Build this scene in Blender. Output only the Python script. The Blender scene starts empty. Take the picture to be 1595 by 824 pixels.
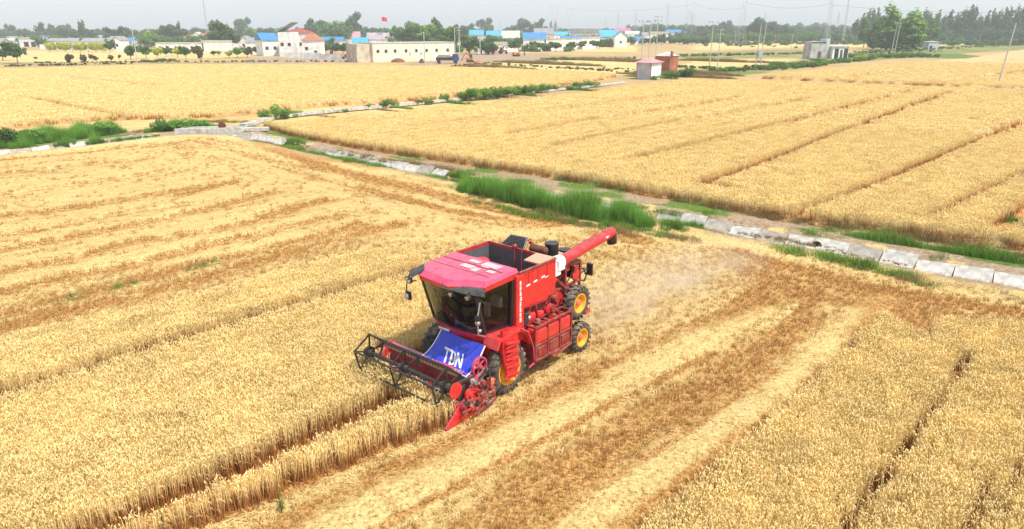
import bpy, bmesh, math, random
import numpy as np
from mathutils import Vector, Matrix
random.seed(7); RNG = np.random.default_rng(7)
S = bpy.context.scene
COL = S.collection

# ---------------------------------------------------------------- camera, sky, sun, exposure
CAM_H = 9.0; FPX = 1070.0; CX, CY, HY = 797.5, 412.0, 47.0
PITCH = math.atan((CY - HY) / FPX)
cd = bpy.data.cameras.new('camera'); cam = bpy.data.objects.new('camera', cd); COL.objects.link(cam)
cd.sensor_width = 36.0; cd.lens = FPX / 1595.0 * 36.0
cd.clip_start = 0.1; cd.clip_end = 12000.0
cam.location = (0, 0, CAM_H); cam.rotation_euler = (math.radians(90) - PITCH, 0, 0)
S.camera = cam
SUN_EL, SUN_AZ = 58.0, 128.0        # azimuth clockwise from the view direction (+Y)
w = bpy.data.worlds.new('World'); S.world = w; w.use_nodes = True
nt = w.node_tree; bg = nt.nodes['Background']
sky = nt.nodes.new('ShaderNodeTexSky'); sky.sky_type = 'NISHITA'; sky.sun_disc = False
sky.sun_elevation = math.radians(SUN_EL); sky.sun_rotation = math.radians(SUN_AZ)
sky.air_density = 1.0; sky.dust_density = 2.0; sky.ozone_density = 1.0; sky.altitude = 50
bg.inputs[1].default_value = 0.10; nt.links.new(sky.outputs[0], bg.inputs[0])
bg2 = nt.nodes.new('ShaderNodeBackground'); bg2.inputs[0].default_value = (0.73, 0.85, 1.0, 1); bg2.inputs[1].default_value = 0.52   # the even milky veil of a hazy summer sky
ad = nt.nodes.new('ShaderNodeAddShader'); nt.links.new(bg.outputs[0], ad.inputs[0]); nt.links.new(bg2.outputs[0], ad.inputs[1]); nt.links.new(ad.outputs[0], nt.nodes['World Output'].inputs[0])
sd = bpy.data.lights.new('sun', 'SUN'); sun = bpy.data.objects.new('sun', sd); COL.objects.link(sun)
sd.energy = 5.0; sd.angle = math.radians(1.2); sd.color = (1.0, 0.965, 0.90)
_e, _a = math.radians(SUN_EL), math.radians(SUN_AZ)
sdir = Vector((math.sin(_a) * math.cos(_e), math.cos(_a) * math.cos(_e), math.sin(_e)))
sun.rotation_euler = sdir.to_track_quat('Z', 'Y').to_euler(); sun.location = (30, -30, 60)
S.view_settings.view_transform = 'Standard'; S.view_settings.look = 'None'
S.view_settings.exposure = 0.0; S.view_settings.gamma = 1.0
S.cycles.max_bounces = 6; S.cycles.volume_bounces = 2; S.cycles.transparent_max_bounces = 12
S.cycles.use_denoising = True

# ---------------------------------------------------------------- helpers
_cp, _sp = math.cos(PITCH), math.sin(PITCH)
def G(x, y, z=0.0):
    """where the sight line of a photo pixel meets the level z (metres)"""
    d = Vector(((x - CX), FPX * _cp + (CY - y) * _sp, -FPX * _sp + (CY - y) * _cp))
    t = (z - CAM_H) / d.z
    return Vector((d.x * t, d.y * t, z))
def DST(y):
    return G(CX, y).y
def GD(x, D):
    """ground point seen in photo column x at forward distance D"""
    k = (D * _cp + CAM_H * _sp) / FPX
    return Vector(((x - CX) * k, D, 0.0))
def HPX(px, D):
    """height in metres of something px photo pixels tall at distance D"""
    return px * (D * _cp + CAM_H * _sp) / FPX
def tag(o, label=None, cat=None, group=None, kind=None):
    if label: o['label'] = label
    if cat: o['category'] = cat
    if group: o['group'] = group
    if kind: o['kind'] = kind
    return o
def link(name, me, parent=None, mat=None):
    o = bpy.data.objects.new(name, me); COL.objects.link(o)
    if parent is not None: o.parent = parent
    if mat is not None and me is not None and len(me.materials) == 0: me.materials.append(mat)
    return o
def empty(name, loc=(0, 0, 0), rz=0.0, **k):
    o = bpy.data.objects.new(name, None); COL.objects.link(o)
    o.location = loc; o.rotation_euler = (0, 0, rz); o.empty_display_size = 0.3
    return tag(o, **k)

def mat(name, col, rough=0.8, metal=0.0, noise=0.0, scale=8.0, bump=0.0, col2=None, coat=0.0, spec=0.5, bscale=None, obj=True, trans=0.0, detail=4.0):
    """principled material, base colour broken up by noise between col and col2"""
    m = bpy.data.materials.new(name); m.use_nodes = True
    n, l = m.node_tree.nodes, m.node_tree.links
    b = n['Principled BSDF']
    b.inputs['Roughness'].default_value = rough; b.inputs['Metallic'].default_value = metal
    b.inputs['Specular IOR Level'].default_value = spec
    b.inputs['Coat Weight'].default_value = coat
    b.inputs['Transmission Weight'].default_value = trans
    c = tuple(col) + (1,)
    b.inputs['Base Color'].default_value = c
    tc = n.new('ShaderNodeTexCoord'); src = tc.outputs['Object' if obj else 'Generated']
    if not obj:
        g = n.new('ShaderNodeNewGeometry'); src = g.outputs['Position']
    if noise > 0 or col2:
        t = n.new('ShaderNodeTexNoise'); t.inputs['Scale'].default_value = scale; t.inputs['Detail'].default_value = detail
        l.new(src, t.inputs['Vector'])
        r = n.new('ShaderNodeValToRGB'); l.new(t.outputs['Fac'], r.inputs['Fac'])
        r.color_ramp.elements[0].position = 0.32; r.color_ramp.elements[1].position = 0.68
        if col2:
            r.color_ramp.elements[0].color = c; r.color_ramp.elements[1].color = tuple(col2) + (1,)
        else:
            r.color_ramp.elements[0].color = tuple(x * (1 - noise) for x in col) + (1,)
            r.color_ramp.elements[1].color = tuple(min(1, x * (1 + noise)) for x in col) + (1,)
        l.new(r.outputs['Color'], b.inputs['Base Color'])
    if bump > 0:
        t2 = n.new('ShaderNodeTexNoise'); t2.inputs['Scale'].default_value = bscale or scale * 4; t2.inputs['Detail'].default_value = 5
        l.new(src, t2.inputs['Vector'])
        bp = n.new('ShaderNodeBump'); bp.inputs['Strength'].default_value = min(1, bump); bp.inputs['Distance'].default_value = 0.02
        l.new(t2.outputs['Fac'], bp.inputs['Height']); l.new(bp.outputs['Normal'], b.inputs['Normal'])
    return m

# numpy value noise --------------------------------------------------
_NT = np.random.default_rng(3).random((256, 256))
def vnoise(x, y):
    xi = np.floor(x).astype(int); yi = np.floor(y).astype(int); fx = x - xi; fy = y - yi
    fx = fx * fx * (3 - 2 * fx); fy = fy * fy * (3 - 2 * fy)
    a = _NT[xi & 255, yi & 255]; b = _NT[(xi + 1) & 255, yi & 255]; c = _NT[xi & 255, (yi + 1) & 255]; d = _NT[(xi + 1) & 255, (yi + 1) & 255]
    return (a * (1 - fx) + b * fx) * (1 - fy) + (c * (1 - fx) + d * fx) * fy
def fbm(x, y, o=3):
    s = 0; a = 0.5; t = 0
    for k in range(o):
        s = s + a * vnoise(x * 2 ** k + 17 * k, y * 2 ** k + 5 * k); t += a; a *= 0.5
    return s / t
def sstep(a, b, x):
    t = np.clip((x - a) / (b - a), 0, 1); return t * t * (3 - 2 * t)
def W(pts):
    """photo points (x, y[, z]) or world points ('w', X, Y) to an array of ground positions"""
    out = []
    for p in pts:
        if p[0] == 'w': out.append((p[1], p[2]))
        else:
            v = G(*p); out.append((v.x, v.y))
    return np.array(out)
def inpoly(X, Y, P):
    r = np.zeros(X.shape, bool); n = len(P); j = n - 1
    for i in range(n):
        xi, yi = P[i]; xj, yj = P[j]
        c = ((yi > Y) != (yj > Y))
        with np.errstate(divide='ignore', invalid='ignore'):
            r ^= c & (X < (xj - xi) * (Y - yi) / ((yj - yi) if yj != yi else 1e-9) + xi)
        j = i
    return r
def pdist(X, Y, P, closed=False):
    """distance to a polyline, arc length there, side (+ left of its direction)"""
    best = np.full(X.shape, 1e9); U = np.zeros(X.shape); Sg = np.ones(X.shape); acc = 0
    Q = np.vstack([P, P[:1]]) if closed else P
    for i in range(len(Q) - 1):
        ax, ay = Q[i]; bx, by = Q[i + 1]; dx, dy = bx - ax, by - ay; L = math.hypot(dx, dy) + 1e-9
        t = np.clip(((X - ax) * dx + (Y - ay) * dy) / L ** 2, 0, 1)
        d = np.hypot(X - ax - t * dx, Y - ay - t * dy); m = d < best
        best = np.where(m, d, best); U = np.where(m, acc + t * L, U)
        Sg = np.where(m, np.sign(dx * (Y - ay) - dy * (X - ax)), Sg); acc += L
    return best, U, Sg
def resample(P, step):
    out = [P[0]]; 
    seg = np.hypot(*(P[1:] - P[:-1]).T); L = np.concatenate([[0], np.cumsum(seg)]); n = int(L[-1] / step)
    t = np.arange(n + 1) * step
    return np.stack([np.interp(t, L, P[:, 0]), np.interp(t, L, P[:, 1])], 1)

# ---------------------------------------------------------------- the combine's place (its builder is further down)
HEAD = math.radians(-130.0)
HF = np.array([math.cos(HEAD), math.sin(HEAD)]); HL = np.array([-HF[1], HF[0]])
_w = G(795, 613); CO = np.array([_w.x, _w.y]) - HL * 1.2
def CW(x, y):
    p = CO + HF * x + HL * y; return ('w', p[0], p[1])
# ---------------------------------------------------------------- layout of the land
HW = 0.72                                    # height of the standing wheat
T = HW
CANAL = W([(-700,262),(-200,248),(0,238),(130,224),(240,211),(300,206),(370,207),(444,221),(499,234),(690,268),(790,292),(880,308),(1000,327),(1119,348),(1200,364),(1278,377),(1384,397),(1473,414),(1595,434),(1900,482),(2500,560)])
P_W = W([(-900,700,T),(0,522,T),(206,477,T),(360,441,T),(489,405,T),(560,387,T),(640,382,T), CW(-2.5,-2.0), CW(1.75,-1.95), CW(1.95,1.15), (640,690),(560,722),(430,778),(310,824),(100,908),(-300,1080),(-1500,1080)])
P_E = W([(900,950),(1040,824),(1200,684),(1340,550),(1364,512),(1452,518,T),(1460,490,T),(1595,494,T),(1900,520,T),(2600,640,T),(2600,1000)])
P_H = W([(398,196),(451,212),(547,231),(690,253),(848,277),(943,293),(1022,309),(1136,328),(1242,346),(1384,364),(1595,392),(1900,432),(2600,520),(3200,200,T),(1595,139,T),(1170,123,T),(1075,122,T),(985,131,T),(930,140,T),(680,166,T),(530,180,T),(440,190,T)])
P_J = W([(1185,117,T),(1395,126,T),(1595,133,T),(3000,165,T),(3000,75,T),(1595,76,T),(1500,90,T),(1390,97,T),(1230,110,T)])
P_I = W([(-900,225),(-300,210),(0,203),(130,190),(240,186),(330,184),(400,178),(500,167),(680,155),(820,140),(930,128),(962,120),(950,112,T),(760,104,T),(560,100,T),(300,99,T),(0,106,T),(-700,118,T)])
FAR_WHEAT = [W(p) for p in (
    [(-500,100),(40,96),(200,95),(420,86),(420,80),(200,79),(40,79),(-500,86)],
    [(800,84),(840,79),(985,81),(985,66),(1080,64),(1250,66),(1290,60),(1080,61),(985,68),(880,72),(800,79)],
    [(1085,78),(1250,73),(1250,64),(1085,66)],
    [(760,101),(985,118),(985,96),(860,92),(770,97)],
    [(1060,106),(1200,103),(1250,92),(1085,94)],
    [(1290,74),(1340,66),(1600,58),(2200,52),(2200,62),(1600,66),(1420,72)])]
GREENS = [(W(p), g) for p, g in (
    ([(1040,84),(1200,77),(1265,78),(1265,90),(1100,91),(1045,90)], .55),
    ([(1150,119),(1260,105),(1350,95),(1440,88),(1560,80),(1700,70),(1600,62),(1440,74),(1340,80),(1200,98),(1060,112)], .62),
    ([(1400,90),(1480,91),(1560,91),(1500,84),(1420,82)], 1.0),
    ([(850,92),(985,96),(985,88),(850,85)], .4),
    ([(700,103),(960,113),(985,104),(850,98)], .22),
    ([(0,104),(420,98),(420,95),(0,98)], .4))]
DIRT = [W(p) for p in ([(640,102),(860,93),(850,84),(760,80),(640,92)], [(380,100),(560,97),(560,88),(380,90)])]
F1 = W([(-600,775,T),(-300,690,T),(0,602,T),(129,565,T),(232,531,T),(309,511,T),(412,480,T),(515,451,T),(560,437,T),(620,421,T),(680,400,T)])
F2 = W([(-150,915,T),(129,812,T),(232,773,T),(309,740,T),(386,709,T),(463,673,T),(560,632,T),(612,606,T)])
GAPS_E = [(W(p), wd) for p, wd in (
    ([(1510,543,T),(1488,580,T),(1440,650,T),(1385,720,T),(1330,790,T),(1290,850,T)], .24),
    ([(1545,735,T),(1525,790,T),(1500,840,T)], .2), ([(1600,700,T),(1560,800,T),(1540,850,T)], .12))]
GAPS_H = [(W(p), wd) for p, wd in (
    ([(1092,281,T),(1150,262,T),(1230,232,T),(1340,190,T),(1480,141,T)], .8),
    ([(1092,281,T),(1145,288,T)], .6),
    ([(1330,293,T),(1400,266,T),(1500,224,T),(1650,165,T)], .75),
    ([(980,244,T),(1100,217,T),(1300,168,T),(1420,138,T)], .8),
    ([(860,225,T),(1000,196,T),(1250,152,T)], .7),
    ([(790,206,T),(900,188,T),(1150,150,T)], .8), ([(640,195,T),(800,175,T),(1050,145,T)], .75), ([(1230,330,T),(1330,292,T)], .4), ([(1450,330,T),(1600,262,T)], .4),
    ([(1558,345,T),(1600,318,T),(1700,270,T)], .9))]
GAPS_J = [(W(p), .9) for p in ([(1300,120,T),(1390,108,T),(1480,100,T),(1580,92,T)], [(1450,126,T),(1600,108,T)])]
GAPS_I = [(W(p), .6) for p in ([(50,150,T),(140,168,T),(200,178,T)], [(100,118,T),(250,132,T)], [(400,128,T),(600,112,T)])]
def _l(*p): return W([(a, b, .12) for a, b in p])
BROWN_G = [(_l(*p), wd, s) for p, wd, s in (
    ([(-300,312),(0,268),(100,256),(200,245)], .35, .6), ([(-300,395),(0,333),(60,327),(170,310),(300,288),(350,283)], .6, .9),
    ([(-300,455),(0,384),(120,362),(260,335),(420,297)], .55, .9), ([(-300,490),(0,416),(100,400),(200,372),(330,355),(400,338),(480,315),(540,303)], .55, .9),
    ([(-300,420),(0,362),(110,343),(220,322),(300,312)], .4, .5), ([(-100,470),(60,434),(180,412),(290,385),(440,350),(540,325)], .5, .8),
    ([(-300,560),(0,482),(100,458),(230,425),(300,408),(440,377),(560,345)], .6, .9), ([(-300,585),(0,503),(140,470),(300,430),(530,366),(620,345)], .85, 1.0),
    ([(0,298),(140,280),(260,262)], .35, .5), ([(280,300),(330,288),(360,280)], .9, 1.0), ([(400,330),(460,312),(560,300)], .4, .6))]
GREEN_G = _l((70,462),(170,440),(235,427),(300,408),(440,378),(500,368))
PALE_R = [(_l(*p), wd) for p, wd in (
    ([(300,900),(440,860),(535,806),(711,718),(851,648),(956,595),(1050,545),(1110,515),(1185,482)], .75),
    ([(800,900),(850,860),(930,790),(1070,700),(1200,610),(1290,530),(1330,490),(1380,462)], .75),
    ([(640,380),(720,372),(900,352),(1000,352),(1080,372),(1130,420)], .9), ([(520,300),(620,320),(700,345)], .9),
    ([(1130,375),(1300,410),(1450,445),(1700,490)], .55))]
BROWN_R = [(_l(*p), wd, s) for p, wd, s in (
    ([(600,900),(740,845),(820,780),(960,685),(1100,600),(1235,523),(1290,500)], .95, .62),
    ([(940,900),(1000,828),(1105,738),(1230,628),(1335,528),(1400,480)], .62, 1.35),
    ([(330,870),(500,785),(700,692),(850,617),(950,562),(1080,505),(1200,462)], .45, .6),
    ([(1130,395),(1200,430),(1250,455),(1340,470),(1480,490)], .8, .6),
    ([(1180,400),(1330,440),(1480,470)], .5, 1.0),
    ([(430,232),(520,262),(620,285),(720,310),(900,350),(1000,372)], .7, .9),
    ([(560,290),(700,325),(860,350)], .45, .8), ([(640,905),(770,832),(850,770),(990,680),(1130,592),(1250,520)], .16, 1.5), ([(700,905),(830,832),(905,775),(1040,690),(1170,603),(1275,530)], .16, 1.5), ([(560,830),(730,742),(870,668),(1000,600),(1110,545)], .14, 1.1), ([(1150,470),(1190,440),(1200,410),(1150,385)], .3, .9), ([(1205,520),(1260,470),(1280,440)], .25, .9))]
P_BARE = W([(1376,478),(1452,484),(1448,516),(1374,506)])
RU = np.array([math.sin(math.radians(42)), math.cos(math.radians(42))])     # rows run this way

def gap_of(X, Y, gaps):
    g = np.full(X.shape, 9.0)
    for P, wd in gaps:
        d, u, s = pdist(X, Y, P)
        g = np.minimum(g, d / (wd * (0.75 + 0.5 * vnoise(u * 1.3, u * 0 + wd * 9)) * 0.5))
    return g                                   # <1 inside the gap
def wheat_edge(X, Y):
    """signed metres inside standing wheat (negative outside), crude beyond 1.5 m"""
    r = np.full(X.shape, -9.0)
    for P, gaps in ((P_W, [(F1, .62), (F2, .85)]), (P_E, GAPS_E), (P_H, GAPS_H), (P_J, GAPS_J), (P_I, GAPS_I)):
        i = inpoly(X, Y, P)
        d, _, _ = pdist(X, Y, P, closed=True)
        s = np.where(i, d, -d)
        for Q, wd in gaps:
            dd, u, _ = pdist(X, Y, Q)
            s = np.minimum(s, dd - wd * 0.5 * (0.8 + 0.4 * vnoise(u * 1.7, u * 0 + 3.3)))
        s = np.where(i, s, -d)
        r = np.maximum(r, s)
    j = 0.08 * (vnoise(X * 2.3, Y * 2.3) - .5) + 0.06 * (vnoise(X * 7, Y * 7) - .5)
    return r + j
def soft(X, Y, P):
    R = np.hypot(X, Y); m = R > 80; o = np.zeros(X.shape)
    if m.any():
        x, y = X[m], Y[m]; d, u, _ = pdist(x, y, P, closed=True); s = np.where(inpoly(x, y, P), d, -d) + 4 * (vnoise(x * .08, y * .08) - .5); w_ = np.maximum(1.5, R[m] * .010); o[m] = sstep(-w_, w_, s)
    return o
def cover(X, Y):
    """straw, brown, soil, green of the cut ground, each 0..1"""
    R = np.hypot(X, Y)
    n1 = fbm(X * 0.7, Y * 0.7); fn = vnoise(X * 5, Y * 5)
    # rows run beside the nearest drawn line: (ru, rd) are metres along it and across from it
    rd = np.full(X.shape, 1e9); ru = np.zeros(X.shape); rs = np.ones(X.shape)
    near = R < 95
    rows = [(P, wd, s, 'b') for P, wd, s in BROWN_G] + [(P, wd, s, 'r') for P, wd, s in BROWN_R] + [(P, wd, 1, 'p') for P, wd in PALE_R]
    got = []
    for P, wd, s, k_ in rows:
        d = np.full(X.shape, 1e3); uu = np.zeros(X.shape); sg = np.ones(X.shape)
        d[near], uu[near], sg[near] = pdist(X[near], Y[near], P); got.append((d, uu))
        m = d < rd; rd = np.where(m, d, rd); ru = np.where(m, uu, ru); rs = np.where(m, sg, rs)
    sdv = rd * rs
    streak = .6 * fbm(ru * 0.22, sdv * 2.6 + 40) + .4 * fbm(ru * .5, sdv * 6 + 11)
    comb_ = .5 + .5 * np.cos(sdv * 2 * math.pi / .42 + 1.5 * vnoise(ru * .15, sdv * .4))
    cdist, cu, cs = pdist(X, Y, CANAL)
    hs = .6 * fbm(cu * 0.16 + 31, cdist * 1.2 + 2) + .4 * fbm(cu * .4, cdist * 3.5)
    headland = sstep(11, 4, cdist + 2 * (n1 - .5)) * (cs < 0)
    straw = 0.74 + 1.0 * (streak - .5) + .25 * (n1 - .5) - .20 * comb_
    brown = 0.10 + 1.1 * (.5 - streak) + .16 * comb_
    straw = straw * (1 - headland) + headland * (0.55 + 1.9 * (hs - .5))
    brown = brown * (1 - headland) + headland * (0.22 + 2.6 * (.5 - hs))
    for (P, wd, s, k_), (d, uu) in zip(rows, got):
        if k_ == 'b':
            d = np.abs(d + .22 * (vnoise(uu * 1.3, uu * 0 + 3) - .5)); w_ = wd * (.32 + .36 * vnoise(uu * .35, uu * 0 + wd * 7))
            k = sstep(1.25, .5, d / w_) * s * (1.25 + .5 * vnoise(uu * 1.2 + 5, d * 2)) + .22 * sstep(3.6, 1.0, d / w_) * s * streak * 1.4
        elif k_ == 'r':
            k = sstep(1.35, .35, d / (wd * (.7 + .7 * fbm(uu * .4, uu * 0 + wd * 7)))) * s * (.35 + 1.5 * fbm(uu * .5 + 5, d * 5)) 
        if k_ in 'br':
            k = np.clip(k, 0, 1.2); brown = np.maximum(brown, k); straw = straw * (1 - .95 * np.clip(k * 1.2, 0, 1))
        else:
            k = sstep(1.6, .25, d / (wd * (.5 + .8 * fbm(uu * .35, uu * 0 + wd)))) * (.30 + 1.1 * fbm(uu * .5 + 3, d * 5)) * sstep(np.hypot(*(P[1:] - P[:-1]).T).sum(), np.hypot(*(P[1:] - P[:-1]).T).sum() - 5, uu)
            straw = np.maximum(straw, k * 1.25); brown = brown * (1 - .85 * np.clip(k, 0, 1))
    straw = straw + .35 * (fbm(X * 2.2, Y * 2.2) - .5); brown = brown + .3 * (fbm(X * 1.7 + 50, Y * 1.7) - .5)
    soil = sstep(2.6, 1.2, cdist - .5) * .75 * (fbm(X * 1.5, Y * 1.5) > .35)
    bank = (cs > 0) * sstep(.9, 1.3, cdist) * sstep(6, 4, cdist); soil = np.maximum(soil, .75 * bank); straw = straw * (1 - bank); brown = brown * (1 - .5 * bank)
    anyp = np.zeros(X.shape, bool)
    for P in (P_W, P_E, P_H, P_J, P_I): anyp |= inpoly(X, Y, P)
    b = inpoly(X, Y, P_BARE); brown = np.where(b, 1.0, brown); straw = np.where(b, .0, straw)
    d, _, _ = pdist(X, Y, GREEN_G); green = sstep(.7, .1, d) * sstep(.45, .6, fbm(X * 1.1, Y * 1.1)) * .8
    green = np.maximum(green, bank * sstep(.4, .6, fbm(X * .5 + 7, Y * .5)) * .8)
    far = R > 95
    straw = np.where(far, .35 + .5 * (fbm(X * .05, Y * .05) - .5), straw); brown = np.where(far, .25, brown); soil = np.where(far, .45, soil)
    straw = np.where(anyp, 0.05, straw); soil = np.where(anyp, 0, soil); brown = np.where(anyp, .9, brown)
    for P in FAR_WHEAT:
        i = soft(X, Y, P); straw = straw * (1 - i) + .95 * i; soil = soil * (1 - i); brown = brown * (1 - i) + .1 * i
    for P, g in GREENS:
        i = soft(X, Y, P); green = np.maximum(green, i * g * (.6 + .8 * (fbm(X * .12, Y * .12))))
    for P in DIRT:
        i = soft(X, Y, P); soil = np.maximum(soil, i); straw = straw * (1 - i)
    return [np.clip(q, 0, 1) for q in (straw, brown, soil, green)]
def land_z(X, Y):
    """relief: ditch along the canal, small unevenness, raised canopy sheet in far wheat"""
    cdist, cu, cs = pdist(X, Y, CANAL)
    sd_ = cdist * cs                           # + on the far side (left of its direction)
    ditch = -0.58 * sstep(1.0, .3, np.abs(sd_ + .5)) + .14 * np.exp(-((sd_ + 2.2) / .7) ** 2) + .10 * np.exp(-((sd_ - 1.3) / .5) ** 2)
    z = ditch + .03 * (fbm(X * .8, Y * .8) - .5)
    near = np.hypot(X, Y) < 75                 # strewn rows lie as low ridges between the wheel lines
    if near.any():
        lo = np.full(X.shape, 9.0)
        for P, wd, s in BROWN_G:
            d, uu, _ = pdist(X, Y, P); lo = np.minimum(lo, d / .55)
        z = z - .14 * np.exp(-lo ** 2)
        for P, wd in PALE_R[:2]:
            d, uu, _ = pdist(X, Y, P); z = z + .08 * np.exp(-(d / (wd * .8)) ** 2) * (.5 + fbm(uu * 1.2, d * 3))
    return z
# ---------------------------------------------------------------- ground sheet (finer near, coarser far)
def ground_material():
    m = bpy.data.materials.new('field_ground'); m.use_nodes = True; n, l = m.node_tree.nodes, m.node_tree.links
    b = n['Principled BSDF']; b.inputs['Roughness'].default_value = .95; b.inputs['Specular IOR Level'].default_value = .15
    at = n.new('ShaderNodeAttribute'); at.attribute_name = 'cover'
    sp = n.new('ShaderNodeSeparateColor'); l.new(at.outputs['Color'], sp.inputs[0])
    a2 = n.new('ShaderNodeAttribute'); a2.attribute_name = 'crop'
    ge = n.new('ShaderNodeNewGeometry')
    def noise(sc, det=5, rough=.6, vec=None):
        t = n.new('ShaderNodeTexNoise'); t.inputs['Scale'].default_value = sc; t.inputs['Detail'].default_value = det; t.inputs['Roughness'].default_value = rough
        l.new(vec or ge.outputs['Position'], t.inputs['Vector']); return t.outputs['Fac']
    def ramp(f, stops):
        r = n.new('ShaderNodeValToRGB'); l.new(f, r.inputs['Fac']); e = r.color_ramp.elements
        e[0].position, e[0].color = stops[0][0], tuple(stops[0][1]) + (1,); e[1].position, e[1].color = stops[-1][0], tuple(stops[-1][1]) + (1,)
        for p_, c_ in stops[1:-1]:
            q = e.new(p_); q.color = tuple(c_) + (1,)
        return r.outputs['Color']
    def mix(f, a, b_):
        x = n.new('ShaderNodeMix'); x.data_type = 'RGBA'
        if isinstance(f, float): x.inputs[0].default_value = f
        else: l.new(f, x.inputs[0])
        l.new(a, x.inputs[6]); l.new(b_, x.inputs[7]); return x.outputs[2]
    fine0 = noise(26, 6, .75); mid = noise(5.5, 5, .65); spk = noise(11, 3, .6)
    fm = n.new('ShaderNodeMath'); fm.operation = 'MULTIPLY_ADD'; l.new(spk, fm.inputs[0]); fm.inputs[1].default_value = .6
    fm2 = n.new('ShaderNodeMath'); fm2.operation = 'MULTIPLY'; l.new(fine0, fm2.inputs[0]); fm2.inputs[1].default_value = .6; l.new(fm2.outputs[0], fm.inputs[2])
    fm3 = n.new('ShaderNodeMath'); fm3.operation = 'SUBTRACT'; l.new(fm.outputs[0], fm3.inputs[0]); fm3.inputs[1].default_value = .10; fine = fm3.outputs[0]
    # noise pushed into each cover so borders break up
    def mask(f, amt=.55):
        a = n.new('ShaderNodeMath'); a.operation = 'MULTIPLY_ADD'; l.new(fine, a.inputs[0]); a.inputs[1].default_value = amt; l.new(f, a.inputs[2])
        c = n.new('ShaderNodeMapRange'); l.new(a.outputs[0], c.inputs[0]); c.inputs[1].default_value = .25 + amt * .5; c.inputs[2].default_value = .75 + amt * .5
        return c.outputs[0]
    base = ramp(fine, [(.3, (.26, .135, .038)), (.5, (.52, .335, .11)), (.68, (.70, .50, .20))])
    brown = ramp(fine, [(.36, (.11, .045, .013)), (.48, (.47, .235, .07)), (.66, (.80, .52, .20))])
    straw = ramp(fine, [(.36, (.24, .13, .035)), (.45, (.60, .42, .15)), (.60, (.79, .61, .28))])
    soil = ramp(mid, [(.3, (.26, .165, .095)), (.55, (.42, .30, .19)), (.75, (.58, .46, .32))])
    green = ramp(mid, [(.3, (.055, .11, .018)), (.55, (.14, .21, .04)), (.75, (.34, .36, .10))])
    crop = ramp(fine, [(.30, (.40, .29, .12)), (.47, (.54, .41, .185)), (.7, (.66, .52, .26))])
    sep = sp.outputs
    c = mix(mask(sep[0]), base, straw); c = mix(mask(sep[1]), c, brown); c = mix(mask(sep[2]), c, soil)
    al = at.outputs['Alpha']; c = mix(mask(al), c, green)
    c = mix(a2.outputs['Fac'], c, crop)
    big = ramp(noise(.12, 3), [(.3, (.86, .86, .86)), (.7, (1.06, 1.06, 1.06))])
    x = n.new('ShaderNodeMix'); x.data_type = 'RGBA'; x.blend_type = 'MULTIPLY'; x.inputs[0].default_value = 1; l.new(c, x.inputs[6]); l.new(big, x.inputs[7])
    l.new(x.outputs[2], b.inputs['Base Color'])
    bp = n.new('ShaderNodeBump'); bp.inputs['Strength'].default_value = .9; bp.inputs['Distance'].default_value = .06
    l.new(fine, bp.inputs['Height']); l.new(bp.outputs['Normal'], b.inputs['Normal'])
    return m
rad = [8.0]
while rad[-1] < 110: rad.append(rad[-1] * 1.0062)
while rad[-1] < 420: rad.append(rad[-1] * 1.0085)
while rad[-1] < 3800: rad.append(rad[-1] * 1.022)
rad = np.array(rad); ang = np.radians(np.arange(-52, 52.01, .17))
RR, AA = np.meshgrid(rad, ang, indexing='ij'); GX = (RR * np.sin(AA)).ravel(); GY = (RR * np.cos(AA)).ravel()
we = wheat_edge(GX, GY); cov = cover(GX, GY)
Rg = np.hypot(GX, GY)
_of = .28 * sstep(60, 90, Rg); crop = sstep(.12, .4, we - _of)
GZ = land_z(GX, GY) + sstep(.12, .5, we - _of) * (.50 + .09 * sstep(20, 44, Rg))
nr, na = RR.shape
idx = np.arange(nr * na).reshape(nr, na)
q = np.stack([idx[:-1, :-1], idx[1:, :-1], idx[1:, 1:], idx[:-1, 1:]], -1).reshape(-1, 4)[:, ::-1]
me = bpy.data.meshes.new('field_ground')
me.vertices.add(nr * na); me.vertices.foreach_set('co', np.stack([GX, GY, GZ], 1).ravel())
me.loops.add(q.size); me.loops.foreach_set('vertex_index', q.ravel().astype(np.int32))
me.polygons.add(len(q)); me.polygons.foreach_set('loop_start', np.arange(0, q.size, 4, dtype=np.int32)); me.polygons.foreach_set('loop_total', np.full(len(q), 4, dtype=np.int32))
me.update(calc_edges=True)
a = me.attributes.new('cover', 'FLOAT_COLOR', 'POINT'); a.data.foreach_set('color', np.stack(cov, 1).ravel().astype(np.float32))
a = me.attributes.new('crop', 'FLOAT', 'POINT'); a.data.foreach_set('value', crop.astype(np.float32))
me.polygons.foreach_set('use_smooth', np.ones(len(q), bool))
M_GROUND = ground_material()
tag(link('field_ground', me, mat=M_GROUND), 'golden farmland of stubble, straw rows and bare soil under the combine', kind='structure')
me = bpy.data.meshes.new('outer_plain'); k = 9000.0
me.from_pydata([(-k, -k, -.7), (k, -k, -.7), (k, k, -.7), (-k, k, -.7)], [], [(0, 1, 2, 3)])
tag(link('outer_plain', me, mat=mat('plain_soil', (.42, .30, .14), noise=.25, scale=.02, obj=False)), 'flat farmland reaching to the horizon', kind='structure')

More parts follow.
